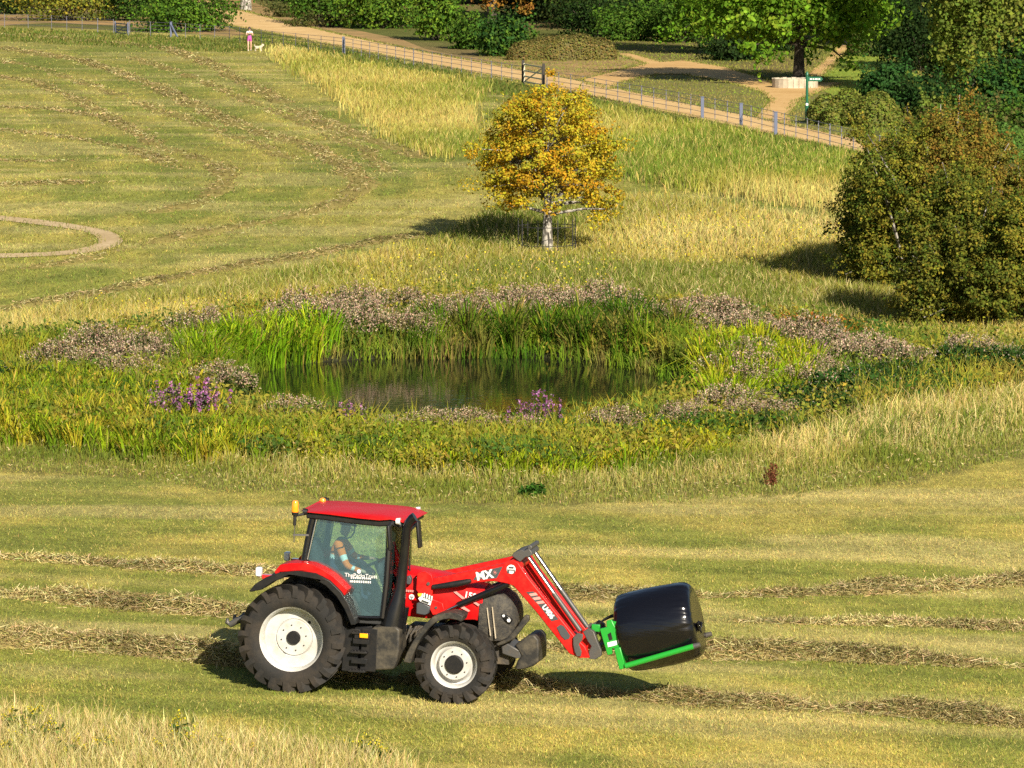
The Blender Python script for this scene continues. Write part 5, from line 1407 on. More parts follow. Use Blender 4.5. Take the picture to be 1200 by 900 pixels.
def driver():
    """seated, leaning forward, arms out to the wheel; built in tractor space"""
    hip = Vector((sx - .05, 0, zf_b + .66)); J = {}; E = []
    ch = hip + Vector((.10, 0, .36)); nk = hip + Vector((.16, 0, .52)); hd = nk + Vector((.05, 0, .16))
    J['pelvis'] = (tuple(hip), (.15, .13)); J['waist'] = (tuple(hip + Vector((.04, 0, .18))), (.14, .12)); J['chest'] = (tuple(ch), (.195, .15)); J['neck'] = (tuple(nk), .06); J['head'] = (tuple(hd), (.082, .095)); J['crown'] = (tuple(hd + Vector((.0, 0, .09))), (.072, .085))
    E += [('pelvis', 'waist'), ('waist', 'chest'), ('chest', 'neck'), ('neck', 'head'), ('head', 'crown')]
    for s, n in ((-1, 'r'), (1, 'l')):
        sh = ch + Vector((.03, s * .20, .07)); hnd = swc + Vector((-.06, s * .19, .02)); wr = hnd + Vector((-.08, s * .0, .01))
        if s < 0: wr = swc + Vector((-.10, -.30, -.14))
        el = (sh + wr) / 2 + Vector((-.06, s * .10, -.13))
        J['sh' + n] = (tuple(sh), .085); J['el' + n] = (tuple(el), .062); J['wr' + n] = (tuple(wr), .03)
        E += [('chest', 'sh' + n), ('sh' + n, 'el' + n), ('el' + n, 'wr' + n)]
        add_hand(J, E, 'wr' + n, None, (1, 0, .05), (0, 1, 0), 1.0, .6)
        kn = hip + Vector((.43, s * .16, .03)); ft = kn + Vector((.12, 0, -.45))
        J['hp' + n] = (tuple(hip + Vector((.06, s * .11, -.01))), .095); J['kn' + n] = (tuple(kn), .065); J['an' + n] = (tuple(ft), .045); J['to' + n] = (tuple(ft + Vector((.17, 0, -.05))), .04)
        E += [('pelvis', 'hp' + n), ('hp' + n, 'kn' + n), ('kn' + n, 'an' + n), ('an' + n, 'to' + n)]
    def reg(a, b):
        if a.startswith('wr') or b.startswith('wr') and False: return 0
        if a in ('neck', 'head'): return 0
        if a.startswith('sh'): return lambda t, c: 3 if .55 < t < .75 else 1
        if a.startswith('el'): return lambda t, c: 0 if t > .72 else (3 if .25 < t < .4 else 1)
        if b.startswith('sh'): return 1
        if a in ('pelvis',) or a.startswith(('hp', 'kn')): return 2
        if a.startswith('an'): return 2
        return lambda t, c: 1 if c[2] > hip.z + .26 or c[2] < hip.z + .18 else 3
    o = skin_body('person', J, E, [M_SKIN, M_ORANGE, M_NAVY, M_SILVER], reg)
    tag(o, 'tractor driver in orange hi-vis and dark cap seated inside the cab', 'person')
    o.location = TLOC; o.rotation_mode = 'QUATERNION'; o.rotation_quaternion = TR.to_quaternion()
    face_bits(o, hd, (1, -.1, -.15), 1.0, M_SKIN)
    b = MB(); cc = hd + Vector((-.005, 0, .06))
    secs = []
    for t in np.linspace(0, 1, 6):
        rr = math.cos(t * math.pi / 2) * .098 + .004; z = math.sin(t * math.pi / 2) * .10
        secs.append([cc + Vector((rr * 1.05 * math.cos(a), rr * math.sin(a), z)) for a in np.linspace(0, 2 * math.pi, 16, endpoint=False)])
    b.loft(secs); b.bar(cc + Vector((.06, 0, .01)), cc + Vector((.18, 0, -.02)), .13, .012); b.build('cap', M_HAIR, o, 60)
driver()

def walker():
    p = at(292.5, 60); h = 28 / pxm(p[1]) / .985
    s = h / 1.66
    o = None; J = {}; E = []
    V3 = lambda x, y, z: (x * s, y * s, z * s)
    J['pelvis'] = (V3(0, 0, .92), (.145 * s, .11 * s)); J['waist'] = (V3(0, 0, 1.08), (.115 * s, .09 * s)); J['chest'] = (V3(0, 0, 1.27), (.14 * s, .10 * s)); J['neck'] = (V3(0, -.01, 1.42), .048 * s); J['head'] = (V3(0, -.03, 1.53), (.08 * s, .088 * s)); J['crown'] = (V3(0, -.02, 1.60), (.068 * s, .075 * s))
    E += [('pelvis', 'waist'), ('waist', 'chest'), ('chest', 'neck'), ('neck', 'head'), ('head', 'crown')]
    for k, n in ((-1, 'r'), (1, 'l')):
        J['sh' + n] = (V3(k * .17, 0, 1.34), .055 * s); J['el' + n] = (V3(k * .235, -.04, 1.10), .040 * s); J['wr' + n] = (V3(k * .09, -.20, 1.22), .026 * s)
        E += [('chest', 'sh' + n), ('sh' + n, 'el' + n), ('el' + n, 'wr' + n)]
        add_hand(J, E, 'wr' + n, None, (-k * .5, -.4, .5), (k * .5, 0, .6), s, .5)
        J['hp' + n] = (V3(k * .085, 0, .86), .095 * s); J['kn' + n] = (V3(k * .10, -.01 + .05 * k, .48), .060 * s); J['an' + n] = (V3(k * .10, .02 + .09 * k, .08), .04 * s); J['to' + n] = (V3(k * .11, -.13 + .09 * k, .035), .034 * s)
        E += [('pelvis', 'hp' + n), ('hp' + n, 'kn' + n), ('kn' + n, 'an' + n), ('an' + n, 'to' + n)]
    def reg(a, b):
        if a.startswith('an'): return 4
        if a.startswith('hp'): return lambda t, c: 1 if t < .45 else 0
        if a == 'pelvis': return 1
        if a.startswith('sh'): return lambda t, c: 2 if t < .35 else 0
        if b.startswith('sh'): return 2
        if a == 'waist': return lambda t, c: 3 if t < .45 else 2
        if a == 'chest': return lambda t, c: 2 if t < .6 else 0
        return 0
    o = skin_body('person', J, E, [M_SKIN, M_PINKSH, M_WTOP, M_GTOP, M_SHOE], reg)
    o.location = p; o.rotation_euler = (0, 0, .15)
    tag(o, 'distant walker in white top and magenta shorts beside a small pale dog', 'person')
    hd = Vector(J['head'][0]); face_bits(o, hd, (0, -1, 0), s, M_SKIN)
    b = MB(); secs = []
    cc = hd + Vector((0, .022, .035)) * s
    for t in np.linspace(-.5, 1, 8):
        rr = math.cos(t * math.pi / 2) * .100 * s + .002; z = math.sin(t * math.pi / 2) * .11 * s
        secs.append([cc + Vector((rr * math.cos(a), rr * math.sin(a), z)) for a in np.linspace(0, 2 * math.pi, 14, endpoint=False)])
    b.loft(secs); b.build('hair', M_HAIR, o, 60)
walker()
def dog():
    p = at(303, 60.5); s = .95
    J = {}; E = []; V3 = lambda x, y, z: (x * s, y * s, z * s)
    J['pelvis'] = (V3(-.17, 0, .27), .085 * s); J['belly'] = (V3(0, 0, .265), .088 * s); J['chest'] = (V3(.15, 0, .27), .105 * s); J['neck'] = (V3(.24, 0, .36), .065 * s); J['head'] = (V3(.30, 0, .43), .068 * s); J['muzzle'] = (V3(.385, 0, .40), .032 * s)
    J['tail'] = (V3(-.27, 0, .36), .025 * s); J['tailtip'] = (V3(-.25, 0, .46), .018 * s)
    E += [('pelvis', 'belly'), ('belly', 'chest'), ('chest', 'neck'), ('neck', 'head'), ('head', 'muzzle'), ('pelvis', 'tail'), ('tail', 'tailtip')]
    for k, n in ((-1, 'r'), (1, 'l')):
        J['sh' + n] = (V3(.16, k * .06, .22), .042 * s); J['fw' + n] = (V3(.155, k * .065, .10), .024 * s); J['fp' + n] = (V3(.18, k * .065, .02), .024 * s)
        J['th' + n] = (V3(-.13, k * .06, .19), .05 * s); J['hk' + n] = (V3(-.215, k * .065, .11), .024 * s); J['hp' + n] = (V3(-.19, k * .065, .02), .024 * s)
        J['ear' + n] = (V3(.275, k * .06, .485), .02 * s)
        E += [('chest', 'sh' + n), ('sh' + n, 'fw' + n), ('fw' + n, 'fp' + n), ('pelvis', 'th' + n), ('th' + n, 'hk' + n), ('hk' + n, 'hp' + n), ('head', 'ear' + n)]
    o = skin_body('dog', J, E, [M_FUR], lambda a, b: 0)
    o.location = p; o.rotation_euler = (0, 0, -.35)
    tag(o, 'small pale dog standing on the grass right of the walker', 'dog')
    b = MB()
    for q, r in (((.415, 0, .41), .014), ((.355, -.04, .455), .009), ((.355, .04, .455), .009)): b.tube([Vector(q) * s, (Vector(q) + Vector((.01, 0, 0))) * s], r * s, 8)
    b.build('nose_and_eyes', M_HAIR, o, 60)
dog()
# ================================================================== trees and shrubs
def crown_geo(rng, c, rad, ncl, per, size, pal, clr, flat=.75, inner=.55, lumps=None, bottom=-1.0, hue=.08, shoots=0, wv=1.0):
    """leaf clumps spread through an uneven crown; returns Geo and clump centres"""
    g = Geo(); cen = []
    c = np.array(c, float); rad = np.array(rad, float)
    ph = rng.random(6) * 6.28
    while len(cen) < ncl:
        d = rng.normal(size=3); d /= np.linalg.norm(d)
        if d[2] < bottom: continue
        az = math.atan2(d[1], d[0])
        wob = 1 + wv * .16 * math.sin(2 * az + ph[0] + 2 * d[2]) + wv * .12 * math.sin(5 * az + ph[1]) + wv * .12 * math.sin(4 * d[2] + ph[2] + az)
        r = (inner + (1 - inner) * rng.random() ** .6) * wob
        cen.append(c + d * rad * r)
    cen = np.array(cen)
    k = ncl * per
    ci = np.repeat(np.arange(ncl), per)
    cr = clr * (.6 + .8 * rng.random(ncl))
    d = rng.normal(size=(k, 3)); d /= np.linalg.norm(d, axis=1, keepdims=True)
    r = cr[ci] * (.45 + .65 * rng.random(k) ** .5)
    P = cen[ci] + d * r[:, None] * np.array([1, 1, flat])
    out = (cen[ci] - c) / rad; out /= np.linalg.norm(out, axis=1, keepdims=True) + 1e-6
    N_ = d * .7 + out * .5 + rng.normal(size=(k, 3)) * .55 + [0, 0, .35]
    pal = np.asarray(pal, float)
    cc = pal[rng.integers(0, len(pal), ncl)]
    col = cc[ci] * .6 + pal[rng.integers(0, len(pal), k)] * .4
    leaves(g, P, N_, size * (.6 + .8 * rng.random(k)), jitter(col, k, rng, v=.16, hue=hue), rng, aspect=.7)
    if shoots:
        m = 12; si = rng.integers(0, ncl, shoots)
        o_ = (cen[si] - c) / rad; o_ /= np.linalg.norm(o_, axis=1, keepdims=True) + 1e-6
        dr = o_ + rng.normal(size=(shoots, 3)) * .45 + [0, 0, .35]; dr /= np.linalg.norm(dr, axis=1, keepdims=True)
        ln = clr * (1.2 + 1.5 * rng.random(shoots))
        t = np.linspace(.3, 1, m)
        P = (cen[si][:, None] + dr[:, None] * (ln[:, None] * t)[..., None]).reshape(-1, 3) + rng.normal(size=(shoots * m, 3)) * size * .3
        leaves(g, P, rng.normal(size=P.shape) + [0, -.3, .4], size * (.6 + .6 * rng.random(len(P))), jitter(np.repeat(pal[rng.integers(0, len(pal), shoots)], m, 0), len(P), rng), rng, aspect=.7)
    return g, cen
def wood(rng, H, r0, cen, nl, base_z, lean=(0, 0), nfork=0):
    """tapered trunk with limbs running out to leaf clumps"""
    b = MB()
    top = Vector((lean[0], lean[1], H))
    tp = [Vector((lean[0] * t + .06 * r0 * 4 * math.sin(5 * t + 1) * t, lean[1] * t, H * t)) for t in np.linspace(0, 1, 8)]
    b.tube([tp[0] - Vector((0, 0, .2))] + tp, [r0 * 1.35, r0 * 1.15] + [r0 * (1 - .85 * t) for t in np.linspace(.12, 1, 7)], 10)
    sel = rng.permutation(len(cen))[:nl]
    for i in sel:
        e = Vector(cen[i]); t = min(.92, max(base_z / H, .25 + .6 * (e.z / H) - .15 + .15 * rng.random()))
        s = Vector((lean[0] * t, lean[1] * t, H * t))
        if e.z < s.z: s.z = max(base_z, e.z - .2)
        m = s.lerp(e, .5) + Vector((rng.normal() * .1, rng.normal() * .1, .06)) * (e - s).length
        rr = r0 * (.42 - .25 * t)
        b.tube([s, m, e], [max(rr, .02), max(rr * .6, .014), .008], 6, cap=False)
    return b
def tree(name, u, v, H, r0, crown, pal, leaf, ncl, per, clr, label, cat='tree', group=None, seed=1, barkm=None, nl=30, base_z=None, flat=.75, inner=.5, part='crown', lean=(0, 0), bottom=-1, loc=None, wv=1.0):
    rng = np.random.default_rng(seed)
    p = at(u, v) if loc is None else loc
    e = empty(name, tuple(p), 0, label, cat, group)
    (cz, rx, ry, rz) = crown
    g, cen = crown_geo(rng, (lean[0] * .8, lean[1] * .8, cz), (rx, ry, rz), ncl, per, leaf, pal, clr, flat, inner, bottom=bottom, shoots=ncl // 2, wv=wv)
    link(part, g.mesh(part), M_LEAF, e)
    b = wood(rng, H, r0, cen, nl, base_z if base_z is not None else H * .25, lean)
    b.build('trunk', barkm or M_BARK, e, 60)
    return e
def shrub(name, u, v, wpx, hpx, pal, leaf, n, label, seed, cat='shrub', group=None, depth=.8, clr=.3, flat=.8, stems=9, inner=.35, per=26, ctop=0):
    p = at(u, v); s = float(pxm(p[1])); rx = wpx / 2 / s; h = hpx / s
    rng = np.random.default_rng(seed)
    e = empty(name, (p[0], p[1] + rx * depth * .6, p[2]), 0, label, cat, group)
    leaf *= .72; n = int(n * 1.9); ncl = max(8, n // per)
    g, cen = crown_geo(rng, (0, 0, h * .45), (rx * .9, rx * .9 * depth, h * .52), ncl, per, leaf, pal, clr * min(rx, h) * 1.1, flat, inner, bottom=-.85, shoots=ncl // 2)
    link('foliage', g.mesh('foliage'), M_LEAF, e)
    b = MB()
    for i in rng.permutation(len(cen))[:stems]:
        q = Vector(cen[i]); s0 = Vector((q.x * .15, q.y * .15, -.1)); m = s0.lerp(q, .55) + Vector((0, 0, .1 * h))
        b.tube([s0, m, q], [.06, .04, .015], 6, cap=False)
    b.build('stems', M_BARK, e, 60)
    return e

# --- the autumn tree
AUT = [(.46, .35, .025), (.54, .42, .025), (.42, .36, .03), (.50, .28, .02), (.30, .30, .035), (.26, .27, .03), (.48, .40, .03), (.46, .22, .018)]
tp = at(641, 297); ts = float(pxm(tp[1]))
Ht = 205 / ts
aut = tree('autumn_tree', 641, 297, Ht * .8, .185, (Ht * .56, 2.62 * 34 / ts, 2.3 * 34 / ts, Ht * .41), AUT, .09, 360, 96, .29,
     'round yellow and orange autumn tree with pale trunk standing alone in the meadow', seed=33, barkm=M_PALE_BARK, nl=90, base_z=1.2, inner=.32, lean=(.05, 0), bottom=-.8, wv=.7)
# iron guard round its trunk
gd = empty('tree_guard', tuple(at(641, 297)), 0, 'dark iron tree guard of upright bars round the trunk of the yellow tree', 'tree guard')
M_IRON = paint('dark_iron', (.025, .025, .025), .6)
for k in range(9):
    a = k * 2 * math.pi / 9 + .2; b = MB(); x, y = .95 * math.cos(a), .95 * math.sin(a); b.tube([(x, y, -.1), (x, y, 1.15)], .018, 6); b.build('bar', M_IRON, gd, 40)
for z in (.30, .9):
    b = MB(); b.tube([(.95 * math.cos(a), .95 * math.sin(a), z) for a in np.linspace(0, 2 * math.pi, 33)], .012, 6, cap=False); b.build('hoop', M_IRON, gd, 40)

# --- big bushes at the right
def bigbush(name, u, v, wpx, hpx, pal, leaf, ncl, per, label, seed, depth=1.0, toppal=None, slope=0.0):
    p = at(u, v); s = float(pxm(p[1])); rx = wpx / 2 / s; h = hpx / s
    rng = np.random.default_rng(seed)
    e = empty(name, (p[0], p[1] + rx * depth * .7, p[2]), 0, label, 'bush')
    g = Geo(); allc = []
    lobes = [(0, 0, .40, .66)] + [(np.clip(rng.normal() * .5, -.66, .66), np.clip(rng.normal() * .4 - .2, -.7, .6), .12 + .64 * rng.random(), .24 + .24 * rng.random()) for _ in range(20)]
    for i, (lx, ly, lz, f) in enumerate(lobes):
        lx *= 1 - .4 * lz * lz; lx += slope * lz
        n = int(ncl * (f ** 1.6) * (.85 if i else .7))
        pl = pal if (toppal is None or lz < .42 or i == 0 or lx < -.15) else toppal
        gg, cen = crown_geo(rng, (lx * rx, ly * rx * depth, h * lz), (rx * .86 * f, rx * .86 * f * depth, h * .52 * f), n, per, leaf, pl, .26, .8, .5 if i else .55, shoots=int(n * 1.6))
        o = g.nv
        g.V += gg.V; g.C += gg.C; g.L += [l + o for l in gg.L]; g.S += [x + g.nl for x in gg.S]; g.nv += gg.nv; g.nl += gg.nl
        allc += list(cen)
    # drop everything below the ground
    link('foliage', g.mesh('foliage'), M_LEAF, e)
    b = MB(); allc = np.array(allc)
    for i in rng.permutation(len(allc))[:120]:
        q = Vector(allc[i]); s0 = Vector((q.x * .2 + rng.normal() * .2, q.y * .2, -.1)); m = s0.lerp(q, .5) + Vector((rng.normal() * .15, 0, .12 * h)); b.tube([s0, m, q + (q - m) * .25], [.07, .045, .012], 5, cap=False)
    b.build('stems', M_PALE_BARK, e, 60)
    return e
HAW = [(.075, .11, .018), (.11, .145, .022), (.16, .175, .026), (.21, .19, .028), (.05, .08, .015), (.27, .235, .03)]
HAWR = [(.21, .12, .025), (.24, .16, .03), (.17, .15, .028), (.13, .15, .025), (.27, .20, .035), (.14, .16, .026)]
bigbush('hawthorn_bush', 1092, 348, 212, 238, HAW, .088, 400, 84, 'tall hawthorn bush turning orange, left one of the pair at the right edge', 41, 1.0, HAWR, .05)
bigbush('hawthorn_bush', 1160, 396, 210, 205, HAW + [(.09, .10, .02), (.12, .12, .02)], .088, 400, 84, 'broad olive green hawthorn bush in front at the right edge', 43, 1.0, HAW)
bigbush('hawthorn_bush', 1220, 345, 190, 150, HAWR + HAW[:2], .088, 300, 76, 'reddish brown hawthorn bush cut by the right edge beside the broad olive one', 47, 1.0, HAWR)

# --- shrubs along the top
GRN = [(.06, .125, .018), (.09, .17, .022), (.045, .095, .015)]
BRI = [(.13, .24, .022), (.18, .26, .028), (.09, .17, .02)]
YEL = [(.22, .22, .03), (.28, .25, .03), (.14, .17, .03), (.10, .14, .025)]
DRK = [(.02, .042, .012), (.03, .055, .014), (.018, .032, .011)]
BLU = [(.032, .085, .022), (.045, .11, .026), (.025, .065, .016)]
HAW_G = [(.12, .17, .03), (.16, .20, .035)]
OLV = [(.09, .10, .03), (.12, .11, .035), (.06, .075, .02)]
shrub('yellow_shrub', 78, 25, 120, 62, YEL, .26, 3200, 'yellow green shrub at the top left beyond the fence', 61)
shrub('dark_shrub', 10, 17, 70, 40, DRK, .28, 1400, 'dark green shrub in the top left corner', 62)
shrub('dark_shrub', 150, 25, 70, 55, DRK + GRN, .26, 1600, 'dark green shrub right of the yellow green one', 63)
shrub('green_shrub', 214, 38, 130, 44, GRN + BRI[:1], .26, 3200, 'low spreading mid green shrub behind the blue fence post', 64)
shrub('olive_shrub', 335, 20, 66, 18, OLV, .24, 900, 'low olive shrub beside the bend of the path at the top', 65)
shrub('olive_shrub', 370, 32, 90, 12, OLV, .22, 700, 'very low olive ground shrub on the bank above the path', 165)
shrub('laurel_shrub', 372, 28, 70, 60, GRN, .28, 1800, 'dark laurel left of the big bright laurel on the bank', 66)
shrub('laurel_shrub', 440, 34, 100, 66, GRN + BRI, .30, 3600, 'big bright green laurel shrub on the bank above the path', 67)
shrub('laurel_shrub', 512, 48, 66, 66, BRI + GRN, .28, 2200, 'upright bright green laurel at the right end of the bank', 68)
shrub('spiky_shrub', 556, 58, 60, 34, GRN, .30, 1500, 'dark green shrub between the upright laurel and the spiky one', 69, flat=1.4)
shrub('spiky_shrub', 592, 66, 66, 40, GRN + BLU, .30, 2200, 'spiky dark green shrub left of the clipped brown mound', 70, flat=1.5)
shrub('green_shrub', 748, 48, 90, 40, GRN + BRI[2:], .26, 2400, 'mid green shrub behind the right end of the clipped brown mound', 71)
shrub('green_shrub', 800, 50, 70, 52, GRN, .26, 1900, 'deep green shrub left of the big maple by the stone planter', 72)
shrub('dark_shrub', 690, 34, 130, 50, DRK + OLV[2:], .28, 2600, 'dark grey green yew behind the clipped brown mound', 73)
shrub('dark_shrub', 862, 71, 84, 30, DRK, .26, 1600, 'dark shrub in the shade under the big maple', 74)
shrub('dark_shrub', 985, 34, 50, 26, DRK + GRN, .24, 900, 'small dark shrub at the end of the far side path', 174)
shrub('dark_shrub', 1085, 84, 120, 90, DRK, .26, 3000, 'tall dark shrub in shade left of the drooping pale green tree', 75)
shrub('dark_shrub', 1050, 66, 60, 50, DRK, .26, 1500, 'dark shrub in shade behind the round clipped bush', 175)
shrub('bluish_shrub', 1040, 128, 66, 50, BLU, .24, 2600, 'dark bluish green shrub beside the clipped cloud hedge', 76)
shrub('bluish_shrub', 1085, 136, 80, 40, DRK + BLU, .22, 2400, 'dark green shrub between the bluish shrub and the hawthorn top', 77)
shrub('bluish_shrub', 1175, 152, 100, 76, BLU + BRI[2:], .24, 3600, 'large blue green shrub at the right edge above the hawthorns', 78)
shrub('green_shrub', 1140, 165, 130, 40, GRN + OLV, .22, 2600, 'flat mid green shrub in front of the large blue green one', 79)

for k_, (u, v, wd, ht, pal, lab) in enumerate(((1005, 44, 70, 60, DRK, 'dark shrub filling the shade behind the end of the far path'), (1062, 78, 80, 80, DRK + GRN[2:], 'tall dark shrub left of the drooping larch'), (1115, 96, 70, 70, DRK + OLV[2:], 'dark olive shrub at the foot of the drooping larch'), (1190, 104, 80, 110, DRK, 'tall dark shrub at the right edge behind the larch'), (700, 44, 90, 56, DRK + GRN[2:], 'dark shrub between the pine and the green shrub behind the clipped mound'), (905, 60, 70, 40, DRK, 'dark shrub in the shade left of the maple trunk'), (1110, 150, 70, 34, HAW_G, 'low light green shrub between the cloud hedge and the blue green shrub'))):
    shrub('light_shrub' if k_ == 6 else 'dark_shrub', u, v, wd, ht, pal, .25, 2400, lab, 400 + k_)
# clipped mounds
def mound(name, u, v, wpx, hpx, pal, n, label, seed, lobes=((0, 0, 1, 1),), depth=.8, leaf=.12):
    p = at(u, v); s = float(pxm(p[1])); rx = wpx / 2 / s; h = hpx / s
    rng = np.random.default_rng(seed); g = Geo(); inner = MB()
    e = empty(name, (p[0], p[1] + rx * depth * .5, p[2]), 0, label, 'hedge')
    pal = np.array(pal)
    for (lx, ly, f, hf) in lobes:
        m = int(n * f * f)
        d = rng.normal(size=(m, 3)); d[:, 2] = np.abs(d[:, 2]); d /= np.linalg.norm(d, axis=1, keepdims=True)
        q = np.sign(d) * np.abs(d) ** .85
        P = q * [rx * f, rx * f * depth, h * hf] * (1 + .03 * rng.normal(size=(m, 1))) * (1 + .05 * np.sin(d[:, :1] * 5 + seed)) + [lx * rx, ly * rx * depth, 0]
        k = rng.random(m)[:, None]
        c = pal[rng.integers(0, len(pal), m)]
        leaves(g, P, d * [1 / rx, 1 / (rx * depth), 1 / h] * rx + rng.normal(size=(m, 3)) * .5, leaf * (.6 + .8 * rng.random(m)), jitter(c, m, rng, v=.2), rng, aspect=.8)
        inner.loft([[((rx * f * .93 * math.cos(t) ** .85) * math.cos(a) + lx * rx, (rx * depth * f * .93 * math.cos(t) ** .85) * math.sin(a) + ly * rx * depth, h * hf * .94 * math.sin(t) ** .85 - .05) for a in np.linspace(0, 2 * math.pi, 20, endpoint=False)] for t in np.linspace(0, 1.5, 7)])
    link('foliage', g.mesh('foliage'), M_LEAF, e)
    inner.build('twig_core', paint('twig_core', tuple(pal.mean(0) * .6), .95), e, 60)
    return e
BRN = [(.17, .14, .04), (.13, .13, .035), (.20, .16, .055)]
mound('clipped_mound', 660, 71, 128, 30, BRN, 9000, 'long clipped brownish green hedge mound above the path', 81, ((-.45, .1, .55, .8), (.1, 0, .62, 1.0), (.55, .1, .45, .85), (-.15, .1, .6, .95)), .5)
mound('clipped_bush', 1017, 66, 44, 34, GRN + OLV, 4200, 'round clipped dark green bush by the far side path', 82, depth=1.0)
HG = [(.16, .19, .03), (.19, .19, .045), (.13, .17, .03)]
mound('cloud_hedge', 1006, 150, 108, 46, HG, 11000, 'low cloud clipped hedge of rounded lobes right of the green signpost', 83, ((-.62, .9, .40, .72), (-.15, .75, .48, .85), (.05, .15, .42, .7), (.42, -.15, .55, .85), (-.45, .25, .3, .55)), 1.2)
mound('clipped_mound', 1180, 190, 70, 42, [(.08, .15, .03), (.10, .17, .035)], 6000, 'bright green clipped mound at the right edge above the hawthorns', 84, depth=.9)

# --- big maple by the planter
tree('maple_tree', 936, 97, 9.0, .30, (5.6, 4.8, 4.4, 4.6), [(.11, .23, .018), (.15, .28, .022), (.08, .16, .015), (.20, .30, .028)], .24, 420, 60, .7,
     'big bright green maple with dark trunk beside the stone planter', seed=91, nl=60, base_z=2.0, inner=.45, bottom=-.9)
tree('maple_tree', 858, 64, 9.0, .22, (5.4, 3.7, 3.6, 4.6), [(.11, .23, .018), (.14, .26, .02), (.08, .16, .015)], .24, 330, 56, .7,
     'bright green maple behind and left of the one by the stone planter', seed=92, nl=40, base_z=2.0, inner=.45)
# drooping pale tree
tree('larch_tree', 1138, 112, 15, .28, (6.4, 2.6, 2.4, 6.4), [(.14, .19, .03), (.17, .21, .035), (.10, .15, .025), (.20, .22, .04)], .20, 380, 60, .5,
     'pale yellow green drooping larch at the top right', seed=93, nl=70, base_z=1.0, inner=.4, flat=1.5)
# orange beech and pines
tree('beech_tree', 576, 34, 13, .34, (6.6, 3.6, 3.4, 4.9), [(.30, .14, .03), (.36, .19, .035), (.24, .12, .03), (.34, .22, .04)], .24, 300, 56, .7,
     'orange copper tree at the top behind the spiky shrubs', seed=94, nl=40, base_z=1.8, inner=.45)
tree('pine_tree', 655, 24, 14, .30, (5.4, 3.9, 3.4, 5.0), OLV[2:] + DRK[:2] + [(.07, .09, .035)], .24, 300, 56, .7, 'dull grey green pine behind the clipped brown mound', seed=95, nl=40, base_z=1.2, inner=.4, flat=.4)
tree('bare_trunk_tree', 288, 12, 12, .40, (9.5, 4.6, 4.2, 5.0), DRK, .28, 240, 50, .8, 'dark tree with pale bare trunk on the sandy bank at the top left', seed=96, barkm=M_PALE_BARK, nl=40, base_z=4)
# woods behind: four kinds, copied
kinds = []
for i, (pal, rx, H, lab) in enumerate(((DRK + GRN[:1], 4.6, 15, 'dark'), (GRN + DRK, 5.2, 16, 'green'), (DRK + BLU[:1], 4.0, 17, 'bluish'), (OLV + DRK, 4.8, 15, 'olive'))):
    rng = np.random.default_rng(200 + i)
    e = empty('woodland_tree', (0, 0, 0), 0, None, 'tree', 'dark trees of the wood along the top')
    g, cen = crown_geo(rng, (0, 0, H * .5), (rx, rx, H * .5), 400, 44, .36, pal, .95, .75, .45, shoots=200)
    link('crown', g.mesh('crown'), M_LEAF, e); wood(rng, H * .95, .35, cen, 40, 1.2).build('trunk', M_BARK, e, 60)
    kinds.append(e)
rr = random.Random(9)
wpos = []
for u in range(-60, 1290, 58): wpos.append((u + rr.uniform(-16, 16), (2 if u < 620 else 26 if u < 960 else 58) + rr.uniform(-8, 6)))
for u in range(-80, 1310, 66): wpos.append((u + rr.uniform(-20, 20), (-14 if u < 620 else 4 if u < 960 else 30) + rr.uniform(-10, 6)))
for u in range(-80, 1310, 50): wpos.append((u + rr.uniform(-20, 20), (-26 if u < 620 else -12 if u < 960 else 8) + rr.uniform(-8, 6)))
used = set()
for j, (u, v) in enumerate(wpos):
    if 955 < u < 1040 and v > 0: v = -6
    if 225 < u < 340: v = -16
    k = rr.randrange(4); o = kinds[k]
    if k in used: o = copy_tree(o)
    used.add(k)
    o.location = tuple(at(u, v)); o.rotation_euler = (0, 0, rr.uniform(0, 6.28)); s = rr.uniform(.8, 1.15); o.scale = (s, s, s)
    o['label'] = 'dark leafy tree in the shaded wood along the top of the picture'
# wooded hill added out of view, raised so the pond reflects dark
rng = np.random.default_rng(300)
g = Geo(); n = 1000
ty = 475 + 330 * rng.random(n) ** 1.3; txx = (rng.random(n) - .5) * .8 * (ty + 60)
out_ = np.abs(txx) > .125 * ty; ty = np.where(out_ & (rng.random(n) < .5), 425 + 60 * rng.random(n), ty)
cz = G(txx, ty)
per = 90; ci = np.repeat(np.arange(n), per)
d = rng.normal(size=(n * per, 3)); d /= np.linalg.norm(d, axis=1, keepdims=True)
P = np.stack([txx, ty, cz + 8], 1)[ci] + d * np.array([6, 6, 8]) * (.6 + .45 * rng.random(n * per))[:, None] * (.7 + .6 * rng.random(n))[ci][:, None]
pal = np.array(DRK + GRN); leaves(g, P, d + [0, 0, .3], 1.7 * (.6 + .8 * rng.random(n * per)), jitter(pal[rng.integers(0, len(pal), n)][ci], n * per, rng), rng, aspect=.8)
stuff('unseen_woodland', g, M_LEAF, 'far wood added out of view on the raised hill to darken the pond reflection', 'wood')

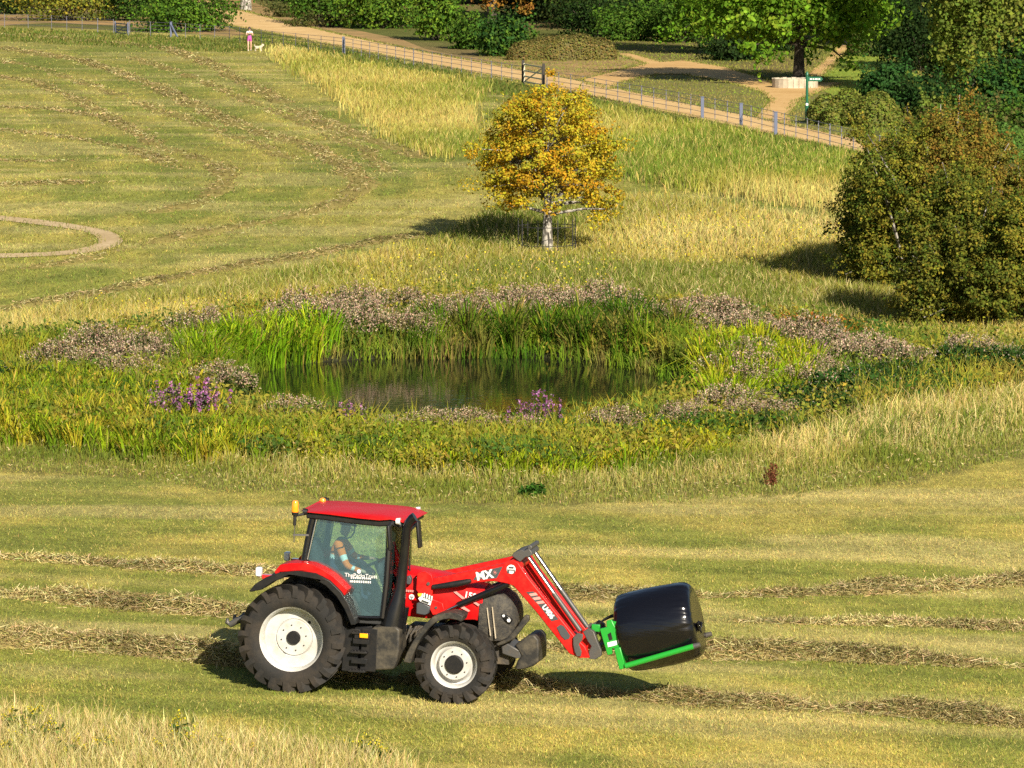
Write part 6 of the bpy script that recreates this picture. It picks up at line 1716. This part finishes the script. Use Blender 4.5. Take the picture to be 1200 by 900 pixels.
# ================================================================== fences, gates, posts, sign, planter
M_FENCE = paint('blue_grey_iron', (.12, .12, .15), .55)
M_BLUE = paint('blue_painted_post', (.10, .12, .19), .5)
M_DARKPOST = paint('dark_wood_post', (.035, .03, .026), .8)
M_GATE = paint('weathered_gate', (.55, .50, .36), .7)
M_SIGN = paint('dark_green_paint', (.01, .10, .05), .4)
def fence(pts, label, spacing=2.1, h=.92):
    q = []
    for i in range(len(pts) - 1):
        a = np.array(pts[i], float); b = np.array(pts[i + 1], float); k = 24
        q += [a + (b - a) * j / k for j in range(k)]
    q.append(np.array(pts[-1], float)); q = np.array(q); P = at(q[:, 0], q[:, 1])
    L = np.r_[0, np.cumsum(np.linalg.norm(np.diff(P, axis=0), axis=1))]
    n = int(L[-1] / spacing)
    S = np.stack([np.interp(np.linspace(0, L[-1], n + 1), L, P[:, k]) for k in range(3)], 1)
    e = empty('estate_fence', tuple(S[0]), 0, label, 'fence', None)
    O = Vector(S[0])
    for i, p in enumerate(S):
        big = i % 8 == 0
        b = MB(); p = Vector(p) - O; b.box(p + Vector((0, 0, h / 2 - .05)), (.036 if not big else .055, .03, h + .1)); b.build('post', M_FENCE, e, 0)
    for z in (.22, .45, .68, .88):
        b = MB(); b.tube([Vector(p) - O + Vector((0, 0, z)) for p in S], .011, 5); b.build('rail', M_FENCE, e, 40)
fence([(-60, 29), (0, 32), (60, 34), (133, 39)], 'thin iron estate fence at the top left, left of the blue gate')
fence([(152, 41), (200, 43), (268, 48), (330, 55), (400, 62), (500, 79), (560, 89), (612, 98)], 'long iron estate fence below the path between the blue gate and the pale gate')
fence([(641, 104), (690, 112), (800, 132), (870, 146), (940, 163), (1005, 180), (1080, 198)], 'iron estate fence below the path, right of the pale gate')
def gate(u0, v0, u1, v1, label, mf, mp, h, pw=.2):
    A = Vector(at(u0, v0)); B_ = Vector(at(u1, v1)); e = empty('field_gate', tuple(A), 0, label, 'gate')
    d = B_ - A
    for p in (Vector((0, 0, 0)), d):
        b = MB(); b.box(p + Vector((0, 0, h * .55)), (pw, pw, h * 1.15)); b.build('gatepost', mp, e, 0, bevel=.02)
    b = MB(); a = d * .06; c = d * .94
    for z in (.15, .4, .65, .95): b.bar(a + Vector((0, 0, z * h)), c + Vector((0, 0, z * h)), .04, .07)
    b.bar(a + Vector((0, 0, .1)), a + Vector((0, 0, h)), .07, .07); b.bar(c + Vector((0, 0, .1)), c + Vector((0, 0, h)), .07, .07); b.bar(a + Vector((0, 0, .15 * h)), c + Vector((0, 0, .9 * h)), .035, .06)
    b.build('gate_frame', mf, e, 0)
gate(613, 99, 637, 103.5, 'pale wooden field gate between two dark posts, behind the top of the yellow tree', M_GATE, M_DARKPOST, 1.1, .15)
gate(135, 40, 150, 41.5, 'small blue iron gate in the fence at the top left', M_BLUE, M_BLUE, .75, .09)
for (u, v, lab) in ((200.5, 43.5, 'blue post with a leaning strut in the fence below the green shrub'), (402.5, 62.5, 'thick blue post in the fence in front of the long golden grass patch'), (823, 139, 'blue fence post, leftmost of the three before the path junction'), (868.5, 147, 'slim blue fence post, middle one of the three before the path junction'), (909, 158, 'thick blue fence post, rightmost of the three before the path junction')):
    p = at(u, v); e = MB(); e.box((0, 0, .45), (.14, .10, 1.0)); e.box((0, 0, .96), (.17, .13, .04))
    if u < 300: e.bar((.0, -.05, .8), (.45, -.5, .0), .09, .09)
    o = e.build('fence_post', M_BLUE, None, 30, bevel=.01); o.location = p; tag(o, lab, 'post')
# green fingerpost
p = at(945.5, 145); s = float(pxm(p[1])); hs = 57 / s
e = empty('signpost', tuple(p), 0, 'dark green fingerpost with one arm beside the path junction', 'signpost')
b = MB(); b.tube([(0, 0, -.1), (0, 0, .8), (0, 0, .82), (0, 0, hs)], [.085, .085, .06, .06], 12); b.tube([(0, 0, hs), (0, 0, hs + .1), (0, 0, hs + .16)], [.075, .06, .01], 12); b.tube([(0, 0, hs * .42), (0, 0, hs * .42 + .06)], .085, 12); b.build('pole', M_SIGN, e, 40)
b = MB(); b.prism([(.05, hs - .28), (.60, hs - .28), (.70, hs - .18), (.60, hs - .08), (.05, hs - .08)], -.02, .02); arm = b.build('sign_arm', M_SIGN, e, 30)
b = MB()
x = .12
for wd in (.10, .06, .12, .08): b.box((x + wd / 2, -.024, hs - .18), (wd, .006, .05)); x += wd + .03
b.build('sign_lettering', M_WHITE, arm, 0)
b = MB(); b.box((0, -.075, hs * .40), (.10, .02, .10)); b.build('waymark_disc', M_WHITE, e, 0)
# stone planter: curved wall of slabs
p = at(933, 104); s = float(pxm(p[1]))
M_STONE = paint('pale_stone', (.52, .45, .34), .85, dirt=.7, dirtcol=(.20, .17, .12), scale=2.5, bump=.3)
R_ = 27 / s
e = empty('stone_planter', (p[0], p[1] + R_, p[2]), 0, 'curved pale stone planter wall under the big maple', 'planter')
b = MB(); hw_ = 11 / s
for k in range(26):
    a0 = k * 2 * math.pi / 26 + .008; a1 = (k + 1) * 2 * math.pi / 26 - .008; hh = hw_ * (1 + .03 * math.sin(k * 3.3))
    V = [(r * math.cos(a), r * math.sin(a), z) for r in (R_, R_ - .16) for a in (a0, a1) for z in (-.1, hh)]
    b.add(V, [(0, 1, 3, 2), (4, 6, 7, 5), (0, 4, 5, 1), (2, 3, 7, 6), (0, 2, 6, 4), (1, 5, 7, 3)])
b.build('wall_slabs', M_STONE, e, 0)
b = MB(); b.lathe_y([(.01, 0), (R_ - .14, 0)], (0, 0, 0), 30) if False else b.tube([(0, 0, -.1), (0, 0, hw_ * .75)], R_ - .17, 30); b.build('soil', paint('planter_soil', (.05, .045, .03), .95), e, 0)
# small pale lamp column among the trees at the top right
p = at(1126, 60); s = float(pxm(p[1]))
b = MB(); b.tube([(0, 0, 0), (0, 0, 60 / s)], .05, 10); b.tube([(0, 0, 46 / s), (0, 0, 58 / s)], .11, 12); o = b.build('pale_post', paint('pale_post_paint', (.65, .6, .5), .6), None, 40); o.location = p
tag(o, 'pale slim post showing in front of the dark trees at the top right', 'post')
